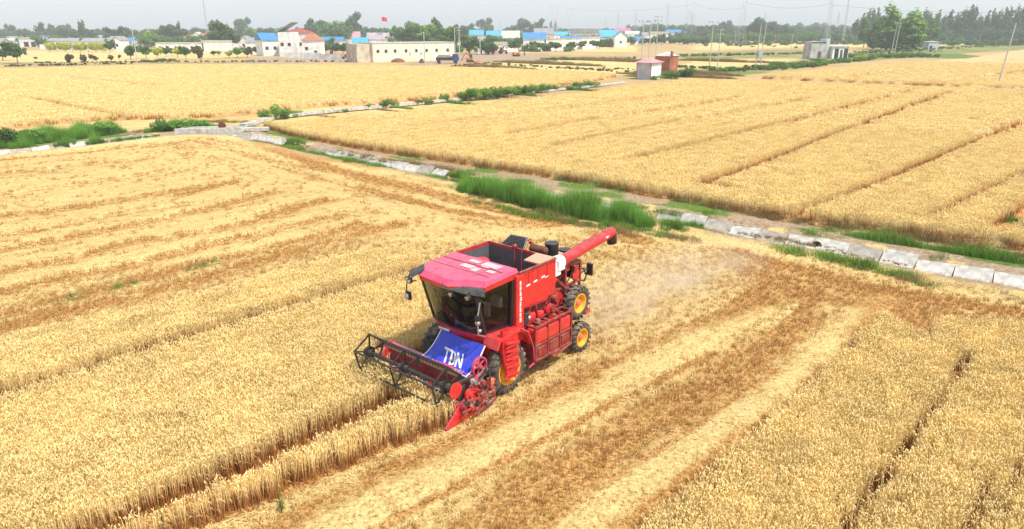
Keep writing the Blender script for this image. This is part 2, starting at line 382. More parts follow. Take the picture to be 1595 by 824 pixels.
# ---------------------------------------------------------------- scatter machinery
def gn_scatter(name, sources, X, Y, Z, rot, scl, idx, label, tilt=None):
    me = bpy.data.meshes.new(name); n_ = len(X); me.vertices.add(n_)
    me.vertices.foreach_set('co', np.stack([X, Y, Z], 1).astype(np.float32).ravel())
    r3 = np.zeros((n_, 3), np.float32); r3[:, 2] = rot
    if tilt is not None: r3[:, 0] = tilt
    a = me.attributes.new('rot', 'FLOAT_VECTOR', 'POINT'); a.data.foreach_set('vector', r3.ravel())
    a = me.attributes.new('scl', 'FLOAT', 'POINT'); a.data.foreach_set('value', np.asarray(scl, np.float32))
    a = me.attributes.new('idx', 'INT', 'POINT'); a.data.foreach_set('value', np.asarray(idx, np.int32))
    o = link(name, me); tag(o, label, kind='stuff')
    col = bpy.data.collections.new(name + '_source')
    for k_, s in enumerate(sources):
        so = bpy.data.objects.new('%s_source_%02d' % (name, k_), s); col.objects.link(so)
    ng = bpy.data.node_groups.new(name, 'GeometryNodeTree')
    ng.interface.new_socket('Geometry', in_out='INPUT', socket_type='NodeSocketGeometry'); ng.interface.new_socket('Geometry', in_out='OUTPUT', socket_type='NodeSocketGeometry')
    N, L = ng.nodes, ng.links
    gi = N.new('NodeGroupInput'); go = N.new('NodeGroupOutput'); ip = N.new('GeometryNodeInstanceOnPoints'); ci = N.new('GeometryNodeCollectionInfo')
    ci.inputs['Collection'].default_value = col; ci.inputs['Separate Children'].default_value = True; ci.inputs['Reset Children'].default_value = True
    def attr(nm, ty):
        x = N.new('GeometryNodeInputNamedAttribute'); x.data_type = ty; x.inputs['Name'].default_value = nm; return [s for s in x.outputs if s.enabled][0]
    L.new(gi.outputs[0], ip.inputs['Points']); L.new(ci.outputs[0], ip.inputs['Instance']); ip.inputs['Pick Instance'].default_value = True
    L.new(attr('idx', 'INT'), ip.inputs['Instance Index']); L.new(attr('rot', 'FLOAT_VECTOR'), ip.inputs['Rotation']); L.new(attr('scl', 'FLOAT'), ip.inputs['Scale'])
    L.new(ip.outputs[0], go.inputs[0])
    md = o.modifiers.new('scatter', 'NODES'); md.node_group = ng
    return o
def jgrid(r0, r1, step, a0=-50, a1=50, jit=.5):
    """jittered points of a sector, kept only where the layout wants them"""
    xm = r1 * math.sin(math.radians(50))
    xs = np.arange(-xm, xm, step); ys = np.arange(0, r1, step)
    X, Y = np.meshgrid(xs, ys); X = X.ravel() + (RNG.random(X.size) - .5) * step * 2 * jit; Y = Y.ravel() + (RNG.random(Y.size) - .5) * step * 2 * jit
    R = np.hypot(X, Y); A = np.degrees(np.arctan2(X, Y)); k = (R >= r0) & (R < r1) & (A > a0) & (A < a1)
    return X[k], Y[k]
def tri_mesh(name, V, Fc, m, mi=None):
    me = bpy.data.meshes.new(name); me.from_pydata(V, [], Fc); 
    for x in (m if isinstance(m, (list, tuple)) else [m]): me.materials.append(x)
    if mi is not None: me.polygons.foreach_set('material_index', mi)
    return me
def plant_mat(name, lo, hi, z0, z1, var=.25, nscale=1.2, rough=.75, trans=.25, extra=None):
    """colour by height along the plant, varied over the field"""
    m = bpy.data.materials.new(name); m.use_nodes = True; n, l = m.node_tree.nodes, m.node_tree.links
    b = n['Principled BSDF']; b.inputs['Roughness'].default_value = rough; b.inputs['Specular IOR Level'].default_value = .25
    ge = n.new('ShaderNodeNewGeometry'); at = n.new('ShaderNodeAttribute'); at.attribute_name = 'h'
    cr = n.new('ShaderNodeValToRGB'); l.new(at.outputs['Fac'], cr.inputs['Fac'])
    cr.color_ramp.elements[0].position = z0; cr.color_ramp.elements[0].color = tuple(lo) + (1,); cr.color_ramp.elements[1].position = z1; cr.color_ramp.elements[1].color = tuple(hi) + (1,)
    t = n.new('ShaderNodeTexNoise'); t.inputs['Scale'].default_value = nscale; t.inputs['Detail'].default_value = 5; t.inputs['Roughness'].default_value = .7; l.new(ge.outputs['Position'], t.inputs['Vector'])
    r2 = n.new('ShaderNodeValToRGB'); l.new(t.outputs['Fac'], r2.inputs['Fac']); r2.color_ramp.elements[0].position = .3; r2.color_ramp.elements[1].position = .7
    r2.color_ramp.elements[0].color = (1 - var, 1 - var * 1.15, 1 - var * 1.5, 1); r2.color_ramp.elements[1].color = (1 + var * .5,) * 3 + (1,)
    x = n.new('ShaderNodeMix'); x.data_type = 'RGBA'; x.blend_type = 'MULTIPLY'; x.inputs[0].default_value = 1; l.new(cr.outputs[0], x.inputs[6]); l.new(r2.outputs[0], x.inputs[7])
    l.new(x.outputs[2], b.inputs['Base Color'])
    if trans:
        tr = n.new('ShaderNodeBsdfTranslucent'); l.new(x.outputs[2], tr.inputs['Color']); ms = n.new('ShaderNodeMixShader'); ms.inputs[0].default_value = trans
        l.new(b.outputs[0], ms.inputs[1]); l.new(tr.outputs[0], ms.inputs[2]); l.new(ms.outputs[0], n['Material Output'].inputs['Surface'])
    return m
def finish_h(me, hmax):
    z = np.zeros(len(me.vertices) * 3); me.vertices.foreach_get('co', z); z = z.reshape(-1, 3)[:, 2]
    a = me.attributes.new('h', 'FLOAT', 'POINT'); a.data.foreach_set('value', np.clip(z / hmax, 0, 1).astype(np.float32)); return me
def wheat_tuft(n_, rad_, hgt, ear_w, ear_l, m, rnd, stem_w=.008):
    V, Fc = [], []
    for _ in range(n_):
        a = rnd.random() * 6.283; r = rad_ * math.sqrt(rnd.random()); x, y = r * math.cos(a), r * math.sin(a)
        h = hgt * rnd.uniform(.88, 1.04); b = rnd.random() * 6.283; lean = rnd.uniform(.02, .09)
        tx, ty = x + lean * math.cos(b), y + lean * math.sin(b)
        f = rnd.random() * 3.14; cx_, cy_ = stem_w * math.cos(f), stem_w * math.sin(f); k = len(V)
        V += [(x - cx_, y - cy_, 0), (x + cx_, y + cy_, 0), (tx + cx_ * .6, ty + cy_ * .6, h - ear_l * .7), (tx - cx_ * .6, ty - cy_ * .6, h - ear_l * .7)]; Fc.append((k, k + 1, k + 2, k + 3))
        # ear: thin 3-sided spindle leaning over
        ex, ey = tx + ear_l * .55 * math.cos(b), ty + ear_l * .55 * math.sin(b); k = len(V)
        V.append((tx, ty, h - ear_l * .75)); mx, my, mz = (tx * .55 + ex * .45), (ty * .55 + ey * .45), h - ear_l * .2
        for s in range(3):
            t = f + s * 2.094; V.append((mx + ear_w * math.cos(t), my + ear_w * math.sin(t), mz + ear_w * .5 * math.sin(t * 2)))
        V.append((ex, ey, h + ear_l * rnd.uniform(-.1, .2)))
        for s in range(3):
            p_, q_ = k + 1 + s, k + 1 + (s + 1) % 3; Fc += [(k, q_, p_), (p_, q_, k + 4)]
        if rnd.random() < .6:    # dry leaf
            c = rnd.random() * 6.283; z0 = h * rnd.uniform(.35, .8); k = len(V); L_ = rnd.uniform(.08, .16)
            V += [(tx, ty, z0), (tx + L_ * .5 * math.cos(c) - .006 * math.sin(c), ty + L_ * .5 * math.sin(c) + .006 * math.cos(c), z0 + .05), (tx + L_ * math.cos(c), ty + L_ * math.sin(c), z0 - .02), (tx + L_ * .5 * math.cos(c) + .006 * math.sin(c), ty + L_ * .5 * math.sin(c) - .006 * math.cos(c), z0 + .04)]
            Fc.append((k, k + 1, k + 2, k + 3))
    return finish_h(tri_mesh('wheat_tuft', V, Fc, m), HW)
def blade_tuft(name, n_, rad_, h0, h1, wd, m, rnd, hmax, splay=.3, flat=0.0):
    V, Fc = [], []
    for _ in range(n_):
        a = rnd.random() * 6.283; r = rad_ * math.sqrt(rnd.random()); x, y = r * math.cos(a), r * math.sin(a)
        if rnd.random() < flat:
            L_ = rnd.uniform(.05, .15) * (wd / .0045) ** .7; b = rnd.random() * 6.283; z = rnd.uniform(.02, h1 * .7); dx, dy = L_ * .5 * math.cos(b), L_ * .5 * math.sin(b); sx, sy = -wd * math.sin(b), wd * math.cos(b); dz = rnd.uniform(-.03, .03); k = len(V)
            V += [(x - dx - sx, y - dy - sy, z - dz), (x + dx - sx, y + dy - sy, z + dz), (x + dx + sx, y + dy + sy, z + dz + .004), (x - dx + sx, y - dy + sy, z - dz + .004)]; Fc.append((k, k + 1, k + 2, k + 3))
        else:
            h = rnd.uniform(h0, h1); b = rnd.random() * 6.283; l_ = h * splay * rnd.random(); f = rnd.random() * 3.14; k = len(V)
            V += [(x - wd * math.cos(f), y - wd * math.sin(f), 0), (x + wd * math.cos(f), y + wd * math.sin(f), 0), (x + l_ * math.cos(b), y + l_ * math.sin(b), h)]; Fc.append((k, k + 1, k + 2))
    return finish_h(tri_mesh(name, V, Fc, m), hmax)
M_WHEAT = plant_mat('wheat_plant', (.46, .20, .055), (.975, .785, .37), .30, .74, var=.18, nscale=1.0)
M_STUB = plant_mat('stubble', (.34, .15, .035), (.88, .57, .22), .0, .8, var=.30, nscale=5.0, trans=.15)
M_STRAW = plant_mat('straw', (.80, .59, .25), (.93, .75, .39), 0, 1.0, var=.22, nscale=6.0, trans=.2)
rnd = random.Random(5)
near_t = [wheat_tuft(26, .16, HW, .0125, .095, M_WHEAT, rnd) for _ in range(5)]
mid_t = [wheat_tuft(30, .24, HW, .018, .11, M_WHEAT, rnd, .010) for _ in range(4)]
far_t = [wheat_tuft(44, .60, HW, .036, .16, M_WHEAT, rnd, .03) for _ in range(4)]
def put(name, label, sources, X, Y, lo=.85, hi=1.12, z=0.0, tilt=0.0):
    n_ = len(X)
    gn_scatter(name, sources, X, Y, np.zeros(n_) + z if np.isscalar(z) else z, RNG.random(n_) * 6.283, RNG.uniform(lo, hi, n_), RNG.integers(0, len(sources), n_), label, tilt=(RNG.random(n_) - .5) * tilt if tilt else None)
def hvar(X, Y):
    u = X * RU[0] + Y * RU[1]; v = X * RU[1] - Y * RU[0]
    return .94 + .10 * fbm(u * .5, v * 2.6) + .035 * np.sin(v * 2 * math.pi / 1.55 + 2 * vnoise(u * .2, v * .2)) + .05 * (fbm(X * .3, Y * .3) - .5)
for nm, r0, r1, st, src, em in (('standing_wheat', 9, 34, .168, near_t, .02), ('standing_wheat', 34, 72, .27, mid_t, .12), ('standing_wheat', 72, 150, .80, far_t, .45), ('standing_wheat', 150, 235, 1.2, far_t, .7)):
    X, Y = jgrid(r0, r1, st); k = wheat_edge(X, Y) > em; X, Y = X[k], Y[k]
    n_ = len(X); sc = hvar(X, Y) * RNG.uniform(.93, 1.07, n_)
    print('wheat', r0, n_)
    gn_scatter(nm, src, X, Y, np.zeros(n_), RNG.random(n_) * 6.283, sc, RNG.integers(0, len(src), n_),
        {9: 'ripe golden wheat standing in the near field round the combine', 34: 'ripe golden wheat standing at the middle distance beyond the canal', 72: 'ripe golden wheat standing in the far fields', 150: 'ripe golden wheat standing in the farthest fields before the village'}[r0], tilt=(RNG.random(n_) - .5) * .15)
# stubble and straw on the cut ground
for r0, r1, st, kz in ((9, 30, .17, 1.0), (30, 66, .27, 1.45)):
    X, Y = jgrid(r0, r1, st); we = wheat_edge(X, Y); cd_, _, cs_ = pdist(X, Y, CANAL)
    ok = (we < -.02) & (cs_ < 0) & (cd_ > 1.4); X, Y, we = X[ok], Y[ok], we[ok]
    s_, b_, so_, g_ = cover(X, Y); r_ = RNG.random(len(X))
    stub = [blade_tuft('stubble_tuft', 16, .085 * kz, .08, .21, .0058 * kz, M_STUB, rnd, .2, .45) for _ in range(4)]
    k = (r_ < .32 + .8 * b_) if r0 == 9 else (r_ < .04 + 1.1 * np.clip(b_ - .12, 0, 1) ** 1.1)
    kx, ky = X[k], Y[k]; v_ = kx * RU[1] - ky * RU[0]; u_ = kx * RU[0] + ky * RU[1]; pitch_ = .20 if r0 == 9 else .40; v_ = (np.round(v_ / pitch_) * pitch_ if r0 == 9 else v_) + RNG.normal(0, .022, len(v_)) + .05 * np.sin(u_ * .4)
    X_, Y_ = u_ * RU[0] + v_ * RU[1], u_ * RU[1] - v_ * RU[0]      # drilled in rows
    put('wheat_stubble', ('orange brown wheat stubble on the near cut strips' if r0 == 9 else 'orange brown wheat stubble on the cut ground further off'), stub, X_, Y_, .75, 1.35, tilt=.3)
    lit = [blade_tuft('straw_tuft', 18, .17 * kz, .02, .06, .0056 * kz, M_STRAW, rnd, .12, .8, .85) for _ in range(4)]
    k = RNG.random(len(X)) < np.clip(s_ * 1.0 - .25, 0, .75) * (b_ < .6)
    put('straw_litter', ('pale chopped straw strewn in rows on the near cut strips' if r0 == 9 else 'pale chopped straw strewn over the cut ground further off'), lit, X[k], Y[k], .7, 1.2, tilt=.25)
# ---------------------------------------------------------------- combine harvester (local x forward, y to its left, z up)
def paint(name, col, rough=.32, coat=.5, dirt=.0, metal=0.0):
    """machine paint with dust settled on faces that look up and in blotches"""
    m = bpy.data.materials.new(name); m.use_nodes = True; n, l = m.node_tree.nodes, m.node_tree.links; b = n['Principled BSDF']
    b.inputs['Metallic'].default_value = metal; b.inputs['Coat Weight'].default_value = coat; b.inputs['Coat Roughness'].default_value = .25
    ge = n.new('ShaderNodeNewGeometry'); sx = n.new('ShaderNodeSeparateXYZ'); l.new(ge.outputs['Normal'], sx.inputs[0])
    tc = n.new('ShaderNodeTexCoord')
    t = n.new('ShaderNodeTexNoise'); t.inputs['Scale'].default_value = 4.3; t.inputs['Detail'].default_value = 7; t.inputs['Roughness'].default_value = .72; l.new(tc.outputs['Object'], t.inputs['Vector'])
    mr = n.new('ShaderNodeMapRange'); l.new(sx.outputs['Z'], mr.inputs[0]); mr.inputs[1].default_value = -.2; mr.inputs[2].default_value = 1.0; mr.inputs[3].default_value = .25; mr.inputs[4].default_value = 1.0
    r = n.new('ShaderNodeMapRange'); l.new(t.outputs['Fac'], r.inputs[0]); r.inputs[1].default_value = .36; r.inputs[2].default_value = .70
    mu = n.new('ShaderNodeMath'); mu.operation = 'MULTIPLY'; l.new(mr.outputs[0], mu.inputs[0]); l.new(r.outputs[0], mu.inputs[1])
    m2 = n.new('ShaderNodeMath'); m2.operation = 'MULTIPLY'; l.new(mu.outputs[0], m2.inputs[0]); m2.inputs[1].default_value = dirt
    x = n.new('ShaderNodeMix'); x.data_type = 'RGBA'; l.new(m2.outputs[0], x.inputs[0]); x.inputs[6].default_value = tuple(col) + (1,); x.inputs[7].default_value = (.52, .38, .25, 1)
    l.new(x.outputs[2], b.inputs['Base Color'])
    rr = n.new('ShaderNodeMapRange'); l.new(m2.outputs[0], rr.inputs[0]); rr.inputs[3].default_value = rough; rr.inputs[4].default_value = .9; l.new(rr.outputs[0], b.inputs['Roughness'])
    return m
RED = paint('red_paint', (.62, .002, .012), dirt=.26, coat=.5); RED_D = paint('dusty_red_paint', (.25, .004, .010), dirt=.6, rough=.55, coat=.1)
PINK = paint('pink_roof_paint', (.62, .035, .12), dirt=.25, rough=.30, coat=.7)  # pinker than the red paint, for the roof top and trims
DARK = paint('dark_machinery', (.022, .020, .022), dirt=.30, rough=.55, coat=0); BLK = paint('black_plastic', (.012, .012, .014), dirt=.12, rough=.4, coat=.2)
TYRE = paint('tyre_rubber', (.030, .029, .028), dirt=.75, rough=.85, coat=0); YEL = paint('yellow_rim', (.85, .42, .01), dirt=.3, rough=.4)
GRY = paint('grey_tank', (.085, .088, .10), dirt=.3, rough=.6, coat=0); WHT = paint('white_sheet', (.80, .79, .76), dirt=.25, rough=.5, coat=0)
BLUE = paint('blue_banner', (.008, .035, .55), dirt=.16, rough=.35, coat=.4); TAN = paint('dusty_tan_lid', (.62, .33, .20), dirt=.5, rough=.8, coat=0)
MET = paint('worn_steel', (.50, .49, .48), dirt=.25, rough=.35, coat=0, metal=.7); RUST = paint('rusty_silencer', (.13, .035, .02), dirt=.2, rough=.85, coat=0)
LTR = paint('white_lettering', (.86, .85, .83), dirt=.1, rough=.5, coat=0); ORG = paint('orange_primer', (.70, .16, .06), dirt=.3, rough=.6, coat=0)
GLS = bpy.data.materials.new('tinted_glass'); GLS.use_nodes = True
_n, _l = GLS.node_tree.nodes, GLS.node_tree.links; _n.remove(_n['Principled BSDF'])
_t = _n.new('ShaderNodeBsdfTransparent'); _t.inputs[0].default_value = (.26, .28, .28, 1); _g = _n.new('ShaderNodeBsdfGlossy'); _g.inputs['Roughness'].default_value = .05; _g.inputs[0].default_value = (.9, .92, .95, 1)
_f = _n.new('ShaderNodeLayerWeight'); _f.inputs[0].default_value = .5; _p = _n.new('ShaderNodeMath'); _p.operation = 'POWER'; _l.new(_f.outputs['Facing'], _p.inputs[0]); _p.inputs[1].default_value = 4.0; _q = _n.new('ShaderNodeMath'); _q.operation = 'MULTIPLY_ADD'; _l.new(_p.outputs[0], _q.inputs[0]); _q.inputs[1].default_value = .6; _q.inputs[2].default_value = .05; _m = _n.new('ShaderNodeMixShader'); _l.new(_q.outputs[0], _m.inputs[0]); _l.new(_t.outputs[0], _m.inputs[1]); _l.new(_g.outputs[0], _m.inputs[2]); _l.new(_m.outputs[0], _n['Material Output'].inputs['Surface'])

class MB:
    """collects shapes and links them as one mesh"""
    def __init__(s): s.bm = bmesh.new()
    def poly(s, pts):
        try: return s.bm.faces.new([s.bm.verts.new(p) for p in pts])
        except ValueError: return None
    def hull(s, A, B):
        """solid between two matching loops"""
        a = [s.bm.verts.new(p) for p in A]; b = [s.bm.verts.new(p) for p in B]; n_ = len(a)
        s.bm.faces.new(a[::-1]); s.bm.faces.new(b)
        for i in range(n_): s.bm.faces.new((a[i], a[(i + 1) % n_], b[(i + 1) % n_], b[i]))
        return s
    def box(s, x0, x1, y0, y1, z0, z1):
        return s.hull([(x0, y0, z0), (x1, y0, z0), (x1, y1, z0), (x0, y1, z0)], [(x0, y0, z1), (x1, y0, z1), (x1, y1, z1), (x0, y1, z1)])
    def prism_y(s, prof, y0, y1):
        return s.hull([(x, y0, z) for x, z in prof], [(x, y1, z) for x, z in prof])
    def prism_z(s, prof, z0, z1):
        return s.hull([(x, y, z0) for x, y in prof], [(x, y, z1) for x, y in prof])
    def tube(s, p, q, r, n_=8, r2=None, cap=True):
        p, q = Vector(p), Vector(q); d = (q - p)
        if d.length < 1e-6: return s
        d.normalize(); u = d.cross(Vector((0, 0, 1)) if abs(d.z) < .9 else Vector((1, 0, 0))).normalized(); v = d.cross(u); r2 = r if r2 is None else r2
        a = [s.bm.verts.new(p + (u * math.cos(t) + v * math.sin(t)) * r) for t in [6.28318 * i / n_ for i in range(n_)]]
        b = [s.bm.verts.new(q + (u * math.cos(t) + v * math.sin(t)) * r2) for t in [6.28318 * i / n_ for i in range(n_)]]
        for i in range(n_): s.bm.faces.new((a[i], a[(i + 1) % n_], b[(i + 1) % n_], b[i]))
        if cap: s.bm.faces.new(a[::-1]); s.bm.faces.new(b)
        return s
    def path(s, pts, r, n_=6):
        for a, b in zip(pts[:-1], pts[1:]): s.tube(a, b, r, n_)
        return s
    def bar(s, p, q, w_, h_):
        p, q = Vector(p), Vector(q); d = (q - p).normalized(); u = d.cross(Vector((0, 0, 1)) if abs(d.z) < .9 else Vector((1, 0, 0))).normalized() * w_ / 2; v = d.cross(u).normalized() * h_ / 2
        return s.hull([p - u - v, p + u - v, p + u + v, p - u + v], [q - u - v, q + u - v, q + u + v, q - u + v])
    def lathe_y(s, prof, cx_, cz_, n_=28, cap=True):
        """profile (y, radius) spun about a y axis"""
        rings = [[s.bm.verts.new((cx_ + r * math.cos(t), y, cz_ + r * math.sin(t))) for t in [6.28318 * i / n_ for i in range(n_)]] for y, r in prof]
        for a, b in zip(rings[:-1], rings[1:]):
            for i in range(n_): s.bm.faces.new((a[i], a[(i + 1) % n_], b[(i + 1) % n_], b[i]))
        if cap: s.bm.faces.new(rings[0][::-1]); s.bm.faces.new(rings[-1])
        return s
    def sphere(s, c, r, sc=(1, 1, 1)):
        bmesh.ops.create_icosphere(s.bm, subdivisions=2, radius=1, matrix=Matrix.Translation(c) @ Matrix.Diagonal((r * sc[0], r * sc[1], r * sc[2], 1))); return s
    def build(s, name, m, parent=None, smooth=False, bevel=0.0, label=None):
        if name in ('belt_wheel', 'reflective_tape', 'window_seal', 'filler_cap', 'pulley', 'radiator', 'hydraulic_hose', 'bleached_patch', 'drive_belt', 'roof_seam', 'tank_brace', 'lift_cylinder', 'rim_ring'):
            isl, seen = [], set()                       # loose islands become objects of their own
            for v in s.bm.verts:
                if v in seen: continue
                st, g = [v], []
                seen.add(v)
                while st:
                    q = st.pop(); g.append(q)
                    for e in q.link_edges:
                        o_ = e.other_vert(q)
                        if o_ not in seen: seen.add(o_); st.append(o_)
                isl.append(g)
            if len(isl) > 1:
                out = None
                for g in isl:
                    t = MB(); mp = {v: t.bm.verts.new(v.co) for v in g}
                    for f in {f for v in g for f in v.link_faces}: t.bm.faces.new([mp[v] for v in f.verts])
                    out = t._build(name, m, parent, smooth, bevel, label)
                s.bm.free(); return out
        return s._build(name, m, parent, smooth, bevel, label)
    def _build(s, name, m, parent=None, smooth=False, bevel=0.0, label=None):
        bmesh.ops.recalc_face_normals(s.bm, faces=s.bm.faces)
        me = bpy.data.meshes.new(name); s.bm.to_mesh(me); s.bm.free(); me.materials.append(m)
        o = link(name, me, parent)
        if smooth: me.polygons.foreach_set('use_smooth', [True] * len(me.polygons)); 
        if smooth:
            try: me.set_sharp_from_angle(angle=math.radians(40))
            except Exception: pass
        if bevel:
            b = o.modifiers.new('bevel', 'BEVEL'); b.width = bevel; b.segments = 2; b.limit_method = 'ANGLE'; b.angle_limit = math.radians(35)
        if label: o['label'] = label
        return o

comb = empty('combine_harvester', (CO[0], CO[1], 0), HEAD, label='red combine harvester with glazed cab and yellow wheel rims cutting the wheat', cat='combine harvester')
C_ = comb
def wheel(x, y0, y1, R_, rim, name='wheel', lugs=22, lab=None, z=None):
    """tyre between y0 and y1 with raised lugs, dished rim and hub"""
    z = R_ if z is None else z; w_ = y1 - y0; out = 1
    e = empty(name); e.parent = C_
    if lab: e['label'] = lab
    s = MB(); s.lathe_y([(y0 + .03, rim), (y0 + .01, rim + .05), (y0, R_ - .16), (y0 + .03, R_ - .07), (y0 + .07, R_ - .035), (y1 - .07, R_ - .035), (y1 - .03, R_ - .07), (y1, R_ - .16), (y1 - .01, rim + .05), (y1 - .03, rim)], x, z, 40, False)
    for i in range(lugs):
        for sd_ in (0, 1):
            t = 6.28318 * (i + .5 * sd_) / lugs; ym = (y0 + y1) / 2; ya = ym + (.02 if sd_ else -.02); yb = (y1 + .006) if sd_ else (y0 - .006); dt = .12
            def pp(t_, y, r): return (x + r * math.cos(t_), y, z + r * math.sin(t_))
            k = .022 / R_ * 1.3
            A = [pp(t - k, ya, R_ - .06), pp(t + k, ya, R_ - .06), pp(t + dt + k, yb, R_ - .10), pp(t + dt - k, yb, R_ - .10)]
            B = [pp(t - k, ya, R_), pp(t + k, ya, R_), pp(t + dt + k, yb, R_ - .03), pp(t + dt - k, yb, R_ - .03)]
            s.hull(A, B)
            C2 = [pp(t + dt - k, yb, R_ - .03), pp(t + dt + k, yb, R_ - .03), pp(t + dt * 1.2 + k, yb, R_ - .15), pp(t + dt * 1.2 - k, yb, R_ - .15)]
            s.hull([(a, b - (.02 if sd_ else -.02), c) for a, b, c in C2], C2)
    s.build('tyre', TYRE, e, smooth=True)
    s = MB(); yo = y1 - .035
    s.lathe_y([(y0 + .04, rim + .012), (yo + .02, rim + .012), (yo + .02, rim - .02), (yo - .02, rim - .035), (yo - .10, rim - .06), (yo - .11, rim * .45), (yo - .07, rim * .42)], x, z, 32)
    s.build('rim', YEL, e, smooth=True)
    s = MB(); s.lathe_y([(yo - .11, rim * .36), (yo - .02, rim * .33), (yo, rim * .22)], x, z, 18)
    for i in range(8):
        t = .785 * i + .3; s.tube((x + rim * .58 * math.cos(t), yo - .115, z + rim * .58 * math.sin(t)), (x + rim * .58 * math.cos(t), yo - .08, z + rim * .58 * math.sin(t)), .016, 6)
    s.build('hub', ORG, e, smooth=True)
    return e
wheel(0, .80, 1.20, .70, .42, 'front_wheel'); wheel(0, -1.45, -1.05, .70, .42, 'front_wheel')
wheel(-3.23, .98, 1.26, .47, .27, 'rear_wheel', 18); wheel(-3.23, -1.50, -1.22, .47, .27, 'rear_wheel', 18)
wheel(-3.02, .98, 1.28, .52, .28, 'spare_wheel', 18, 'spare wheel with yellow rim hung on the rear side frame', z=1.62)
MB().tube((0, -1.1, .7), (0, .85, .7), .11, 12).box(-.25, .25, -.95, .65, .55, .88).build('front_axle', RED_D, C_)
MB().tube((-3.23, -1.25, .47), (-3.23, 1.0, .47), .07, 10).box(-3.35, -3.1, -.9, .7, .42, .60).build('rear_axle', RED_D, C_)
s = MB()
for y in (-.85, .62): s.box(-3.9, .75, y, y + .10, .86, 1.02)
for x in (-3.6, -2.6, -1.4, -.4, .5): s.box(x, x + .1, -.75, .62, .88, 1.0)
s.build('chassis', RED_D, C_, bevel=.008)
# thresher body beneath the tank, straw walker body behind
MB().prism_y([(.42, 1.05), (.42, 1.42), (-.5, 1.72), (-2.2, 1.9), (-3.5, 1.75), (-3.55, .95), (-2.3, .75), (-.6, .75)], -.95, .82).build('thresher_body', RED, C_, bevel=.02)
MB().prism_y([(-2.55, 1.85), (-2.6, 2.25), (-3.1, 2.35), (-3.6, 2.1), (-3.75, 1.3), (-3.5, 1.3), (-3.4, 1.75)], -.8, .35).build('straw_hood', RED_D, C_, bevel=.02)
# grain tank: four walls with a rim, open above
x0, x1, y0, y1 = -2.02, -.47, -1.33, 1.10
s = MB()
prof = [(x0, y0), (x1, y0), (x1, y1), (x0, y1)]; inn = [(x0 + .04, y0 + .04), (x1 - .04, y0 + .04), (x1 - .04, y1 - .04), (x0 + .04, y1 - .04)]
for i in range(4):
    a, b, c, d = prof[i], prof[(i + 1) % 4], inn[(i + 1) % 4], inn[i]
    s.prism_z([a, b, c, d], 2.30, 3.17 if i != 0 else 3.19)
tank = s.build('grain_tank', RED, C_)
s = MB(); s.prism_z([(a[0] + (.045 if a[0] < -1 else -.045), a[1] + (.045 if a[1] < 0 else -.045)) for a in prof], 2.36, 2.40)
for i in range(4):
    a, b = inn[i], inn[(i + 1) % 4]; cx_, cy_ = (x0 + x1) / 2, (y0 + y1) / 2; k = .975
    s.poly([(cx_ + (a[0] - cx_) * k, cy_ + (a[1] - cy_) * k, 2.4), (cx_ + (b[0] - cx_) * k, cy_ + (b[1] - cy_) * k, 2.4), (cx_ + (b[0] - cx_) * k, cy_ + (b[1] - cy_) * k, 3.14), (cx_ + (a[0] - cx_) * k, cy_ + (a[1] - cy_) * k, 3.14)])
s.build('tank_lining', GRY, tank)
s = MB()
for a, b in zip(prof, prof[1:] + prof[:1]): s.bar((a[0], a[1], 3.19), (b[0], b[1], 3.19), .06, .045)
s.build('tank_rim', RED_D, tank)
MB().hull([(-2.0, .45, 3.18), (-1.45, .45, 3.12), (-1.45, 1.06, 3.12), (-2.0, 1.06, 3.19)], [(-2.0, .45, 3.22), (-1.45, .45, 3.16), (-1.45, 1.06, 3.16), (-2.0, 1.06, 3.23)]).build('tank_lid', TAN, tank, label='dusty tan lid over the corner of the grain tank')
s = MB(); s.tube((-1.0, -1.0, 2.9), (-.75, -.35, 3.12), .13, 12).tube((-.75, -.35, 3.12), (-.68, -.28, 3.06), .16, 12).box(-1.15, -.95, -1.1, -.9, 2.4, 3.0)
s.build('filling_auger', RED, tank)
s = MB()
for y in (-.7, -.1, .25): s.tube((-.55, y, 2.5), (-1.95, y, 2.5), .03, 6)
s.tube((-1.9, -.25, 2.45), (-1.9, -.25, 3.28), .02, 6).tube((-1.9, .0, 2.45), (-1.9, 0, 3.2), .02, 6).sphere((-1.95, -.28, 3.28), .075)
s.build('tank_brace', RED_D, tank)
for x in (-.86, -1.25, -1.64): MB().box(x - .012, x + .012, 1.1005, 1.112, 2.82, 3.15).build('tank_rib', RED, tank)
s = MB()
for x in np.linspace(-.72, -1.95, 9): s.tube((x, 1.10, 3.10), (x, 1.115, 3.10), .014, 6)
for z in np.linspace(1.4, 3.0, 9): s.tube((-.37, 1.12, z), (-.37, 1.132, z), .012, 6); s.tube((-.63, 1.12, z), (-.63, 1.132, z), .012, 6)
tag(s.build('bolts', RED_D, tank), kind='stuff')
# lower tank hopper funnel and side panels (near side seen)
def side(name, prof, y, t=.03, m=RED, **k): return MB().prism_y(prof, y, y + t).build(name, m, C_, bevel=.006, **k)
for sy, yy in ((1, 1.08), (-1, -1.33)):
    side('side_panel', [(-.66, 2.72), (-.66, 2.19), (-1.45, 2.15), (-1.64, 2.12), (-2.12, 2.57), (-2.06, 2.62), (-1.69, 2.80), (-1.3, 2.76)], yy, .025)
    side('lower_panel', [(-.66, 2.17), (-.66, 1.20), (-2.3, 1.05), (-2.3, 1.6), (-1.75, 2.03), (-1.62, 2.09)], yy - (.24 if sy > 0 else -.02), .025, m=RED_D)
    MB().hull([(-.66, yy, 2.2), (-2.0, yy, 2.2), (-2.0, yy - .5 * sy, 1.7), (-.66, yy - .5 * sy, 1.7)], [(-.66, yy, 2.32), (-2.0, yy, 2.32), (-2.0, yy - .5 * sy, 2.3), (-.66, yy - .5 * sy, 2.3)]).build('tank_funnel', RED, C_)
